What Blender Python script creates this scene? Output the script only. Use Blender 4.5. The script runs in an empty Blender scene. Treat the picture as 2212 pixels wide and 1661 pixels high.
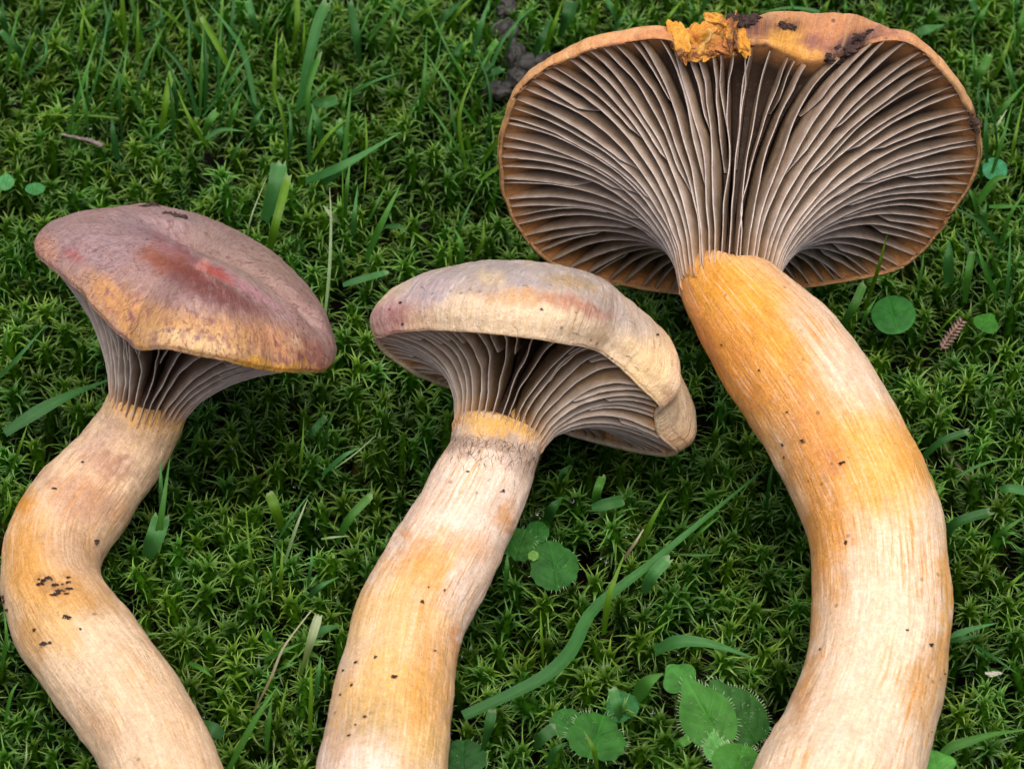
import bpy, bmesh, math, random
import numpy as np
from mathutils import Vector, noise as mnoise
from mathutils.bvhtree import BVHTree

# ------------------------------------------------------------------ camera, sky, sun, exposure
K = 0.19 / 2212.0                      # metres per layout unit (the frame is 2212 x 1661 units)
TILT = math.radians(46.0)              # camera axis away from the vertical
LENS, SENSOR = 100.0, 36.0
DIST = LENS / SENSOR * 0.19
AX = np.array([1.0, 0, 0])
AY = np.array([0, math.cos(TILT), math.sin(TILT)])      # image up
AZ = np.array([0, -math.sin(TILT), math.cos(TILT)])     # towards the camera
FOC = np.array([0, 0, 150 * K])
CAM = FOC + AZ * DIST

sc = bpy.context.scene
cd = bpy.data.cameras.new('camera'); cam = bpy.data.objects.new('camera', cd)
sc.collection.objects.link(cam); sc.camera = cam
cd.lens = LENS; cd.sensor_width = SENSOR; cd.clip_start = 0.01; cd.clip_end = 100
cam.location = CAM; cam.rotation_euler = (TILT, 0, 0)
cd.dof.use_dof = True; cd.dof.focus_distance = DIST - 0.012; cd.dof.aperture_fstop = 45

SUN_ELEV, SUN_AZ = math.radians(74), math.radians(170)    # soft light through an overcast sky
w_ = bpy.data.worlds.new('World'); sc.world = w_; w_.use_nodes = True
nt = w_.node_tree; bg = nt.nodes['Background']
sky = nt.nodes.new('ShaderNodeTexSky'); sky.sky_type = 'NISHITA'; sky.sun_disc = False
sky.sun_elevation = SUN_ELEV; sky.sun_rotation = SUN_AZ
sky.air_density = 0.6; sky.dust_density = 5.0; sky.ozone_density = 0.6
nt.links.new(sky.outputs[0], bg.inputs[0]); bg.inputs[1].default_value = 0.10
sl = bpy.data.lights.new('sun', 'SUN'); sl.energy = 1.5; sl.angle = math.radians(50); sl.color = (1, 0.95, 0.88)
so = bpy.data.objects.new('sun', sl); sc.collection.objects.link(so)
sd = Vector((math.sin(SUN_AZ) * math.cos(SUN_ELEV), math.cos(SUN_AZ) * math.cos(SUN_ELEV), math.sin(SUN_ELEV)))
so.rotation_euler = sd.to_track_quat('Z', 'Y').to_euler()
so.location = (0, 0, 1)
sc.view_settings.view_transform = 'Standard'; sc.view_settings.look = 'None'
sc.view_settings.gamma = 1; sc.view_settings.exposure = 0.78
sc.cycles.use_denoising = True
sc.cycles.max_bounces = 6; sc.cycles.diffuse_bounces = 3; sc.cycles.glossy_bounces = 2
sc.cycles.transmission_bounces = 4; sc.cycles.transparent_max_bounces = 4
sc.cycles.caustics_reflective = False; sc.cycles.caustics_refractive = False

# ------------------------------------------------------------------ helpers
rng = np.random.default_rng(11); random.seed(11)
COL = sc.collection
FPX = LENS / SENSOR * 2212.0

def ray(px, py):
    d = AX * ((px - 1106) / FPX) + AY * ((830.5 - py) / FPX) - AZ
    return d
def P(px, py, h):
    """point above the ground at height h (layout units) seen at layout position px, py"""
    d = ray(px, py); t = (h * K - CAM[2]) / d[2]
    return CAM + d * t
def proj(p):
    q = np.asarray(p) - CAM
    z = -(q @ AZ)
    return np.stack([1106 + (q @ AX) / z * FPX, 830.5 - (q @ AY) / z * FPX], -1)
def camvec(x, y, z):
    v = AX * x + AY * y + AZ * z
    return v / np.linalg.norm(v)
def unit(v): return v / np.linalg.norm(v)
def lin(h):
    h = h.lstrip('#'); c = np.array([int(h[i:i + 2], 16) / 255 for i in (0, 2, 4)])
    return np.where(c <= 0.04045, c / 12.92, ((c + 0.055) / 1.055) ** 2.4)
def smooth(a, b, x):
    t = np.clip((x - a) / (b - a), 0, 1); return t * t * (3 - 2 * t)
def catmull(pts, n):
    """n samples of a centripetal-ish spline through pts (m, k)"""
    p = np.asarray(pts, float); m = len(p)
    q = np.vstack([2 * p[0] - p[1], p, 2 * p[-1] - p[-2]])
    t = np.linspace(0, m - 1, n); i = np.minimum(t.astype(int), m - 2); f = (t - i)[:, None]
    a, b, c, d = q[i], q[i + 1], q[i + 2], q[i + 3]
    return 0.5 * (2 * b + (c - a) * f + (2 * a - 5 * b + 4 * c - d) * f ** 2 + (3 * b - a - 3 * c + d) * f ** 3)
def periodic(th, val):
    """smooth periodic interpolation of val over angles th (radians)"""
    th = np.mod(np.asarray(th, float), 2 * math.pi); o = np.argsort(th); th = th[o]; val = np.asarray(val, float)[o]
    T = np.concatenate([th[-3:] - 2 * math.pi, th, th[:3] + 2 * math.pi]); V = np.concatenate([val[-3:], val, val[:3]])
    g = np.linspace(0, 2 * math.pi, 721); lo = np.interp(g, T, V)[:-1]
    k = np.exp(-0.5 * (np.arange(-14, 15) / 4.5) ** 2); k /= k.sum()
    sm = np.convolve(np.concatenate([lo[-14:], lo, lo[:14]]), k, 'valid')
    sm = np.append(sm, sm[0])
    return lambda x: np.interp(np.mod(x, 2 * math.pi), g, sm)

def grid_faces(nu, nv, wrap_u=False):
    f = []
    for i in range(nu if wrap_u else nu - 1):
        i2 = (i + 1) % nu
        for j in range(nv - 1):
            f.append((i * nv + j, i2 * nv + j, i2 * nv + j + 1, i * nv + j + 1))
    return f
def mesh_obj(name, verts, faces, mat, parent=None, origin=None, colors=None, vecs=None, smooth_=True):
    """one mesh object; verts in world metres, stored relative to origin or to the parent's base"""
    verts = np.asarray(verts, float)
    o0 = np.zeros(3)
    base = np.array(parent['_o']) if parent is not None else (np.asarray(origin, float) if origin is not None else verts.mean(0))
    me = bpy.data.meshes.new(name)
    me.from_pydata((verts - base).tolist(), [], faces)
    if smooth_: me.polygons.foreach_set('use_smooth', [True] * len(me.polygons))
    if colors is not None:
        a = me.attributes.new('pig', 'FLOAT_COLOR', 'POINT')
        c = np.ones((len(verts), 4)); c[:, :3] = colors; a.data.foreach_set('color', c.ravel())
    if vecs is not None:
        a = me.attributes.new('fib', 'FLOAT_VECTOR', 'POINT'); a.data.foreach_set('vector', np.asarray(vecs, float).ravel())
    me.materials.append(mat); me.update()
    o = bpy.data.objects.new(name, me); COL.objects.link(o)
    if parent is not None: o.parent = parent
    else: o.location = base
    o['_o'] = list(base)
    return o
def tri_mesh(name, V, F, mat, colors, origin=(0, 0, 0)):
    me = bpy.data.meshes.new(name); n, m = len(V), len(F)
    me.vertices.add(n); me.vertices.foreach_set('co', (V - np.array(origin)).astype(np.float32).ravel())
    me.loops.add(m * 3); me.loops.foreach_set('vertex_index', F.astype(np.int32).ravel())
    me.polygons.add(m); me.polygons.foreach_set('loop_start', np.arange(0, m * 3, 3, dtype=np.int32))
    me.update(calc_edges=True)
    me.polygons.foreach_set('use_smooth', np.ones(m, dtype=bool))
    a = me.attributes.new('pig', 'FLOAT_COLOR', 'POINT')
    c = np.ones((n, 4), np.float32); c[:, :3] = colors; a.data.foreach_set('color', c.ravel())
    me.materials.append(mat); me.update()
    o = bpy.data.objects.new(name, me); COL.objects.link(o); o.location = origin
    return o
def empty(name, loc):
    o = bpy.data.objects.new(name, None); COL.objects.link(o); o.location = loc; o.empty_display_size = 0.005
    o['_o'] = list(loc); return o
def tag(o, label=None, cat=None, group=None, kind=None):
    if label: o['label'] = label
    if cat: o['category'] = cat
    if group: o['group'] = group
    if kind: o['kind'] = kind
    return o
def nz(p, s=1.0): return mnoise.noise(Vector((float(p[0]) * s, float(p[1]) * s, float(p[2]) * s)))
def fbm(p, s=1.0): return nz(p, s) + 0.5 * nz(p, s * 2.1) + 0.25 * nz(p, s * 4.3)

def paint(base, pts, blobs, wob=22.0, sharp=1.9):
    """pigment: base colour with soft-edged stains, each (x, y, rx, ry, turn, colour, strength)"""
    c = np.tile(lin(base), (len(pts), 1)); q = proj(pts)
    w1 = np.array([[fbm((x, y, 0), 1 / 60), fbm((x, y, 7.7), 1 / 60)] for x, y in q]) * wob
    w2 = np.array([[fbm((x, y, 3), 1 / 14), fbm((x, y, 9.7), 1 / 14)] for x, y in q]) * wob * np.array([0.35, 0.8])
    q = q + w1 + w2
    for x, y, rx, ry, rot, hx, st in blobs:
        a = math.radians(rot); dx, dy = q[:, 0] - x, q[:, 1] - y
        u = (dx * math.cos(a) + dy * math.sin(a)) / rx; v = (-dx * math.sin(a) + dy * math.cos(a)) / ry
        w = st * np.exp(-(u * u + v * v) ** sharp)
        c = c * (1 - w[:, None]) + lin(hx) * w[:, None]
    return c

# ------------------------------------------------------------------ materials
def nodes_of(name):
    m = bpy.data.materials.new(name); m.use_nodes = True
    t = m.node_tree; b = t.nodes['Principled BSDF']; return m, t, b
def N(t, typ, **kw):
    n = t.nodes.new(typ)
    for k, v in kw.items():
        if k in n.inputs: n.inputs[k].default_value = v
        else: setattr(n, k, v)
    return n
def attr(t, name): n = t.nodes.new('ShaderNodeAttribute'); n.attribute_name = name; return n
def noise(t, vec, scale, detail=4, rough=0.6):
    n = N(t, 'ShaderNodeTexNoise', Scale=scale, Detail=detail, Roughness=rough)
    if vec is not None: t.links.new(vec, n.inputs['Vector'])
    return n.outputs['Fac']
def ramp(t, fac, a, b, lo=0.0, hi=1.0):
    n = N(t, 'ShaderNodeMapRange'); n.inputs[1].default_value = a; n.inputs[2].default_value = b
    n.inputs[3].default_value = lo; n.inputs[4].default_value = hi
    t.links.new(fac, n.inputs[0]); return n.outputs[0]
def mix(t, fac, a, b, mode='MIX'):
    n = t.nodes.new('ShaderNodeMix'); n.data_type = 'RGBA'; n.blend_type = mode
    for sock, v in ((n.inputs['Factor'], fac), (n.inputs['A'], a), (n.inputs['B'], b)):
        if hasattr(v, 'is_linked') or hasattr(v, 'links'): t.links.new(v, sock)
        elif isinstance(v, (int, float)): sock.default_value = v
        else: sock.default_value = (*v, 1)
    return n.outputs['Result']
def mul(t, a, b):
    n = t.nodes.new('ShaderNodeMath'); n.operation = 'MULTIPLY'
    for s, v in zip(n.inputs, (a, b)):
        if isinstance(v, (int, float)): s.default_value = v
        else: t.links.new(v, s)
    return n.outputs[0]
def add(t, a, b):
    n = t.nodes.new('ShaderNodeMath'); n.operation = 'ADD'
    for s, v in zip(n.inputs, (a, b)):
        if isinstance(v, (int, float)): s.default_value = v
        else: t.links.new(v, s)
    return n.outputs[0]
def bump(t, b, h, strength, dist):
    n = N(t, 'ShaderNodeBump', Strength=strength, Distance=dist)
    t.links.new(h, n.inputs['Height']); t.links.new(n.outputs[0], b.inputs['Normal'])

def mushroom_mat(name, streak, streak_amt, dark, dark_amt, speck=0.5, rough=0.55, light='#fff0dc', light_amt=0.35, fibre=1.0, sss=0.12, long=0.55, fleck=0.0):
    m, t, b = nodes_of(name)
    col = attr(t, 'pig').outputs['Color']; fib = attr(t, 'fib').outputs['Vector']
    obj = t.nodes.new('ShaderNodeTexCoord').outputs['Object']
    f1 = noise(t, fib, 1.0 * fibre, 5, 0.65); f2 = noise(t, fib, 3.1 * fibre, 4, 0.7); big = noise(t, obj, 90, 3)
    mp = t.nodes.new('ShaderNodeMapping'); t.links.new(fib, mp.inputs['Vector']); mp.inputs['Scale'].default_value = (2.7, 2.7, long)
    ls = noise(t, mp.outputs[0], 1.0, 6, 0.72)
    msk = noise(t, obj, 55, 4)
    c = mix(t, mul(t, mul(t, ramp(t, ls, 0.50, 0.585), ramp(t, msk, 0.42, 0.56, 0.12, 1.0)), streak_amt), col, lin(streak))
    c = mix(t, mul(t, mul(t, ramp(t, ls, 0.48, 0.34), ramp(t, msk, 0.62, 0.42, 0.2, 1.0)), light_amt), c, lin(light))
    c = mix(t, mul(t, ramp(t, f2, 0.55, 0.75), light_amt * 0.6), c, lin(light))
    c = mix(t, mul(t, mul(t, ramp(t, f2, 0.46, 0.3), ramp(t, noise(t, obj, 160, 3), 0.45, 0.65)), dark_amt), c, lin(dark))
    fine = noise(t, obj, 2600, 3, 0.7)
    med = noise(t, obj, 900, 4, 0.7)
    c = mix(t, 1.0, c, mix(t, ramp(t, fine, 0.3, 0.7), (0.84, 0.81, 0.79), (1.13, 1.13, 1.13)), 'MULTIPLY')
    c = mix(t, 1.0, c, mix(t, ramp(t, med, 0.32, 0.68), (0.86, 0.84, 0.82), (1.09, 1.10, 1.11)), 'MULTIPLY')
    c = mix(t, 1.0, c, mix(t, ramp(t, f1, 0.35, 0.65), (0.90, 0.87, 0.84), (1.06, 1.06, 1.06)), 'MULTIPLY')
    if fleck: c = mix(t, mul(t, mul(t, ramp(t, noise(t, obj, 1250, 3, 0.6), 0.55, 0.62), ramp(t, noise(t, obj, 130, 3), 0.4, 0.6, 0.25, 1.0)), fleck), c, lin('#6e4046'))
    # soil specks
    sp = N(t, 'ShaderNodeTexVoronoi', Scale=330.0, Randomness=1.0); t.links.new(obj, sp.inputs['Vector'])
    spk = mul(t, ramp(t, sp.outputs['Distance'], 0.16, 0.09), ramp(t, noise(t, obj, 120, 2), 0.52, 0.6))
    c = mix(t, mul(t, spk, speck), c, lin('#2a1c14'))
    t.links.new(c, b.inputs['Base Color'])
    b.inputs['Roughness'].default_value = rough; b.inputs['Specular IOR Level'].default_value = 0.35
    b.inputs['Subsurface Weight'].default_value = sss; b.inputs['Subsurface Radius'].default_value = (1.0, 0.5, 0.25)
    b.inputs['Subsurface Scale'].default_value = 0.0015
    h = add(t, mul(t, f2, 0.6), add(t, mul(t, fine, 0.35), mul(t, noise(t, obj, 420, 4), 0.8)))
    bump(t, b, add(t, h, mul(t, ls, 0.9)), 0.65, 0.0008)
    return m
def gill_mat():
    m, t, b = nodes_of('gill_flesh')
    col = attr(t, 'pig').outputs['Color']; obj = t.nodes.new('ShaderNodeTexCoord').outputs['Object']
    n1 = noise(t, obj, 350, 4); c = mix(t, ramp(t, n1, 0.3, 0.7, 0.0, 0.45), col, lin('#8a6f5a'), 'MULTIPLY')
    c = mix(t, ramp(t, noise(t, obj, 1500, 3), 0.62, 0.75, 0, 0.35), c, lin('#b98f62'))
    t.links.new(c, b.inputs['Base Color']); b.inputs['Roughness'].default_value = 0.6
    b.inputs['Specular IOR Level'].default_value = 0.3
    bump(t, b, noise(t, obj, 900, 4), 0.5, 0.0004)
    return m
def leafy_mat(name, rough=0.4, trans=0.3, spec=0.5, stripes=True, scale=300):
    m, t, b = nodes_of(name)
    col = attr(t, 'pig').outputs['Color']; fib = attr(t, 'fib').outputs['Vector']
    obj = t.nodes.new('ShaderNodeTexCoord').outputs['Object']
    c = mix(t, ramp(t, noise(t, obj, scale, 4), 0.3, 0.7, 0.0, 0.5), col, (0.45, 0.55, 0.35), 'MULTIPLY')
    hgt = noise(t, obj, scale * 4, 3)
    if stripes:
        s = noise(t, fib, 1.0, 2); c = mix(t, ramp(t, s, 0.4, 0.6, 0.0, 0.45), c, (0.55, 0.62, 0.5), 'MULTIPLY'); hgt = s
    t.links.new(c, b.inputs['Base Color']); b.inputs['Roughness'].default_value = rough
    b.inputs['Specular IOR Level'].default_value = spec
    bump(t, b, hgt, 0.35, 0.0003)
    tr = t.nodes.new('ShaderNodeBsdfTranslucent'); t.links.new(mix(t, 1.0, c, (1.5, 1.4, 0.5), 'MULTIPLY'), tr.inputs['Color'])
    ms = t.nodes.new('ShaderNodeMixShader'); ms.inputs[0].default_value = trans
    t.links.new(b.outputs[0], ms.inputs[1]); t.links.new(tr.outputs[0], ms.inputs[2])
    t.links.new(ms.outputs[0], t.nodes['Material Output'].inputs['Surface'])
    return m
def moss_mat():
    m, t, b = nodes_of('moss_leaf')
    col = attr(t, 'pig').outputs['Color']; t.links.new(col, b.inputs['Base Color'])
    b.inputs['Roughness'].default_value = 0.3; b.inputs['Specular IOR Level'].default_value = 0.22
    tr = t.nodes.new('ShaderNodeBsdfTranslucent'); t.links.new(mix(t, 1.0, col, (1.5, 1.5, 0.3), 'MULTIPLY'), tr.inputs['Color'])
    ms = t.nodes.new('ShaderNodeMixShader'); ms.inputs[0].default_value = 0.35
    t.links.new(b.outputs[0], ms.inputs[1]); t.links.new(tr.outputs[0], ms.inputs[2])
    t.links.new(ms.outputs[0], t.nodes['Material Output'].inputs['Surface'])
    return m
def earthy_mat(name, c1, c2, rough=0.8, scale=500):
    m, t, b = nodes_of(name); obj = t.nodes.new('ShaderNodeTexCoord').outputs['Object']
    c = mix(t, ramp(t, noise(t, obj, scale, 5, 0.7), 0.3, 0.7), lin(c1), lin(c2)); t.links.new(c, b.inputs['Base Color'])
    b.inputs['Roughness'].default_value = rough
    bump(t, b, noise(t, obj, scale * 2.5, 5), 0.8, 0.0006); return m
def drop_mat():
    m, t, b = nodes_of('clear_water'); b.inputs['Transmission Weight'].default_value = 1.0
    b.inputs['Roughness'].default_value = 0.0; b.inputs['IOR'].default_value = 1.33; return m

M_STEM_A = mushroom_mat('stem_skin_orange', '#e09a3c', 0.85, '#a87848', 0.25, light='#fbf0e2', light_amt=.5)
M_STEM_B = mushroom_mat('stem_skin_cream', '#e2a24c', 0.65, '#6f5038', 0.25, light='#f8eee2', light_amt=.4)
M_STEM_C = mushroom_mat('stem_skin_tan', '#d29a50', 0.6, '#7a5030', 0.4, light='#f4e6d2', light_amt=0.35)
M_CAP_A = mushroom_mat('cap_skin_brown', '#9a6a50', 0.35, '#4a2a2c', 0.7, speck=0.5, light='#d8c4b4', light_amt=0.22, fibre=1.3, long=2.5, fleck=0.6)
M_CAP_B = mushroom_mat('cap_skin_cream', '#e0ac6c', 0.3, '#6a5a58', 0.3, speck=0.6, light='#faf0e0', light_amt=0.3, long=2.5)
M_CAP_C = mushroom_mat('cap_skin_orange', '#d89048', 0.5, '#3a2028', 0.35, speck=0.7, light='#f0c890', light_amt=0.3, long=2.5)
M_GILL = gill_mat()
M_GRASS = leafy_mat('grass_blade_skin', 0.42, 0.35, 0.3)
M_LEAF = leafy_mat('broad_leaf_skin', 0.6, 0.25, 0.18, stripes=False, scale=220)
M_MOSS = moss_mat()
M_SOIL = earthy_mat('dark_soil', '#080704', '#120f09', scale=200)
M_SOIL.node_tree.nodes['Principled BSDF'].inputs['Specular IOR Level'].default_value = 0.08
M_CLOD = earthy_mat('grey_soil_cast', '#1c1a18', '#38352f', rough=0.6, scale=260)
M_CRUMB = earthy_mat('dark_crumb', '#2a1a18', '#5c4438', scale=1500)
M_TWIG = earthy_mat('dead_twig', '#5a4a42', '#9a8c84', scale=700)
M_FLESH = mushroom_mat('torn_flesh', '#e08a1c', 0.8, '#5a2a30', 0.5, speck=0.6, light='#f2c870', light_amt=0.4)
M_DROP = drop_mat()

# ------------------------------------------------------------------ ground
gm = bpy.data.meshes.new('ground'); s_ = 4.0; gz = -200 * K
gn = 40; gv = []; 
for i in range(gn + 1):
    for j in range(gn + 1):
        x = (2 * i / gn - 1); y = (2 * j / gn - 1); x = s_ * x ** 3; y = s_ * y ** 3
        gv.append((x, y, gz + 12 * K * nz((x, y, 0), 25)))
gm.from_pydata(gv, [], grid_faces(gn + 1, gn + 1)); gm.materials.append(M_SOIL)
go = bpy.data.objects.new('ground', gm); COL.objects.link(go); tag(go, 'dark damp soil under the moss', kind='structure')

# ------------------------------------------------------------------ mushrooms
BVH = []
def keep_bvh(o_verts, faces): BVH.append(BVHTree.FromPolygons([tuple(v) for v in o_verts], faces))
def surf(px, py):
    d = Vector(ray(px, py)).normalized(); best = None
    for t in BVH:
        h = t.ray_cast(Vector(CAM), d)
        if h[0] is not None and (best is None or h[3] < best[2]): best = (np.array(h[0]), np.array(h[1]), h[3])
    return best

def build_stem(root, spine, top_dir, mat, base_col, blobs, seed, name='stem'):
    pts = np.array([list(P(x, y, h - 28 * float(smooth(280, 160, h)))) + [r * K * (0.97 - 0.03 * min(1, i / 5))] for i, (x, y, r, h) in enumerate(spine)])
    up = pts[0].copy(); up[:3] -= top_dir * 22 * K; up[3] *= 0.86      # tapers up inside the cap
    up2 = pts[0].copy(); up2[:3] -= top_dir * 75 * K; up2[3] *= 0.42
    pts = np.vstack([up2, up, pts]); S = catmull(pts, 240); nv = 96
    T = np.gradient(S[:, :3], axis=0); T /= np.linalg.norm(T, axis=1)[:, None]
    L = np.concatenate([[0], np.cumsum(np.linalg.norm(np.diff(S[:, :3], axis=0), axis=1))]) / K
    a = unit(np.cross(T[0], AZ)); V, fibv = [], []
    for i in range(len(S)):
        a = unit(a - T[i] * (a @ T[i])); b = np.cross(T[i], a)
        end = L[-1] - L[i]; k = math.sqrt(max(0.0, 1 - max(0, 1 - end / 90.0) ** 2)) if end < 90 else 1.0
        for j in range(nv):
            th = 2 * math.pi * j / nv; e = a * math.cos(th) + b * math.sin(th); r = S[i, 3] / K
            p = S[i, :3] / K + e * r
            d = 5.0 * fbm(p + seed * 31, 1 / 120) + 1.7 * nz((math.cos(th) * 9, math.sin(th) * 9, L[i] / 110 + seed), 1.0) + 1.0 * nz((math.cos(th) * 4, math.sin(th) * 4, L[i] / 45 + seed), 1.0) + 0.8 * nz(p, 1 / 9)
            V.append((S[i, :3] / K + e * max(0.5, (r + d) * k)) * K)
            fibv.append((math.cos(th) * 7.5, math.sin(th) * 7.5, L[i] / 75.0 + seed * 3))
    V = np.array(V); F = []
    n = len(S)
    for i in range(n - 1):
        for j in range(nv):
            j2 = (j + 1) % nv; F.append((i * nv + j, i * nv + j2, (i + 1) * nv + j2, (i + 1) * nv + j))
    F.append(tuple((n - 1) * nv + j for j in range(nv)))
    o = mesh_obj(name, V, F, mat, root, colors=paint(base_col, V, blobs), vecs=fibv)
    keep_bvh(V, F); return o

class Cap:
    def __init__(s, cpx, h, w, T, r0, rim, lip, H, top, G, a, ctrl, flat=False, bulge=None, warp=None, wob=4.0):
        s.C = P(cpx[0], cpx[1], h) / K; s.w = w
        s.v = unit(AZ - w * (AZ @ w)); s.u = np.cross(s.v, w); s.u *= np.sign(s.u[0])
        s.T = T / K; s.H = H; s.G = G; s.a = a; s.lip = lip; s.ctrl = ctrl; s.top = top; s.warp = warp
        s.Dp = (s.T - s.C) @ w; s.off = s.T - (s.C + w * s.Dp)
        ths, rs, zs = [], [], []
        for item in rim:
            if flat:                                   # rim lies in one plane
                px, py = item; d = ray(px, py); t = ((s.C * K - CAM) @ w) / (d @ w); q = (CAM + d * t) / K - s.C
                ths.append(math.atan2(q @ s.v, q @ s.u)); rs.append(math.hypot(q @ s.u, q @ s.v)); zs.append(0.0)
            else:                                      # rim rises and droops
                th = math.radians(item[0]); e = s.e(th); r, z = r0, 0.0
                if len(item) == 2: z = item[1]
                else:
                    tgt = np.array(item[1:3]); lam = 0.03 + 0.45 * math.sin(th) ** 4
                    for _ in range(6):
                        p0 = proj((s.C + e * r + w * z) * K); J = np.stack([proj((s.C + e * (r + 1) + w * z) * K) - p0, proj((s.C + e * r + w * (z + 1)) * K) - p0], 1)
                        A = np.vstack([J, np.diag([lam, 0.02])]); bb = np.concatenate([tgt - p0, [lam * (r0 - r), 0.02 * (0 - z)]])
                        dr = np.linalg.lstsq(A, bb, rcond=None)[0]; r += dr[0]; z += dr[1]
                ths.append(th); rs.append(r); zs.append(z)
        R0 = periodic(ths, rs); s.R = lambda th: float(R0(th)) + wob * (nz((math.cos(th) * 4, math.sin(th) * 4, r0), 1.0) + .5 * nz((math.cos(th) * 11, math.sin(th) * 11, r0), 1.0)); s.Z = periodic(ths, zs)
        def where(b):
            if len(b) == 2: return math.radians(b[0]), b[1]
            d = ray(b[0], b[1]); t = ((s.C * K - CAM) @ w) / (d @ w); q = (CAM + d * t) / K - s.C
            return math.atan2(q @ s.v, q @ s.u), b[2]
        s.B = periodic(*zip(*[where(b) for b in bulge])) if bulge else (lambda x: 0.0 * x)
    def e(s, th): return s.u * math.cos(th) + s.v * math.sin(th)
    def prof(s, th, t):
        """gill edge (radius, height along axis, centre-line share) and its capward normal at t in 0..1"""
        Rin = float(s.R(th)) - s.lip; dR = Rin - s.a; Z = float(s.Z(th)); D = s.Dp
        c = [(s.a, D), (s.a + s.ctrl[0] * dR, D * s.ctrl[1] + Z * .1), (s.a + s.ctrl[2] * dR, D * s.ctrl[3] + Z * .75), (Rin, Z)]
        b = [(1 - t) ** 3, 3 * t * (1 - t) ** 2, 3 * t * t * (1 - t), t ** 3]
        p = np.array([sum(b[i] * c[i][k] for i in range(4)) for k in range(2)])
        d = [3 * (1 - t) ** 2, 6 * t * (1 - t), 3 * t * t]
        g = np.array([sum(d[i] * (c[i + 1][k] - c[i][k]) for i in range(3)) for k in range(2)]); g /= np.linalg.norm(g)
        n = np.array([g[1], -g[0]])                    # turn towards the cap side
        return p, n
    def depth(s, t): return s.G * min(1.0, t / 0.25) ** 0.8 * (0.10 + 0.90 * min(1.0, (1 - t) / 0.6) ** 0.7) if t > 0 else 0.0
    def world(s, th, rad, z, t): return (s.C + s.e(th) * rad + s.w * z + s.off * (1 - t)) * K

def build_cap(root, cap, mat, base_col, blobs, seed, ntheta=320, amp=4.0):
    nf, ntp = 26, 64; V, fibv, flesh = [], [], []
    tp = catmull(np.array(cap.top), ntp)
    for i in range(ntheta):
        th = 2 * math.pi * i / ntheta; R = float(cap.R(th)); Z = float(cap.Z(th)); B = float(cap.B(th)); e = cap.e(th)
        for k in range(nf):
            t = 0.03 + 0.97 * k / (nf - 1); p, n = cap.prof(th, t); q = p + n * cap.depth(t)
            V.append(cap.world(th, q[0], q[1], t)); flesh.append(1.0 + t); fibv.append((math.cos(th) * 9, math.sin(th) * 9, t * 2))
        for k in range(ntp):
            rho, ze = tp[k]; rho = max(rho, 0.0)
            rad = R * rho if rho < 1 else R + (rho - 1) * 300.0
            if k < 3: rad = R - cap.lip * (1 - k / 3.0)
            z = Z * min(1, rho) ** 1.6 - cap.H * ze
            if k < 3: z += cap.lip * 0.35 * math.sin(math.pi * k / 3.0)
            p = cap.C + e * rad + cap.w * z
            if B: p = p + (e * 0.45 - cap.w * 0.85) * B * math.exp(-((k - 10) / 7.0) ** 2)
            if cap.warp is not None: p = p + cap.warp(th, rho, cap) * cap.w
            fade = min(1.0, k / 4.0)
            d = (amp * fbm(p + seed * 17, 1 / 75) + 0.35 * amp * nz(p, 1 / 18) + 0.6 * nz(p, 1 / 6)) * fade
            p = p + (e * min(1, rho) * 0.6 - cap.w * 0.8) * d
            V.append(p * K); flesh.append(0.0); fibv.append((math.cos(th) * 13 , math.sin(th) * 13, rho * 4.5 + seed))
    V = np.array(V); flesh = np.array(flesh); n = nf + ntp
    F = grid_faces(ntheta, n, True)
    c = paint(base_col, V, blobs, wob=13, sharp=1.6)
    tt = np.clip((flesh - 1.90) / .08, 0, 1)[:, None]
    c = np.where(flesh[:, None] > 0.5, lin('#44352a') * (1 - tt) + lin('#d39a60') * tt, c)  # flesh between gills painted dark as shade in the gaps, orange at the rim
    o = mesh_obj('cap', V, F, mat, root, colors=c, vecs=fibv); o.data.materials.append(M_GILL)
    o.data.polygons.foreach_set('material_index', [1 if q % (n - 1) < nf - 2 else 0 for q in range(len(F))])
    keep_bvh(V, F); return o

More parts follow.
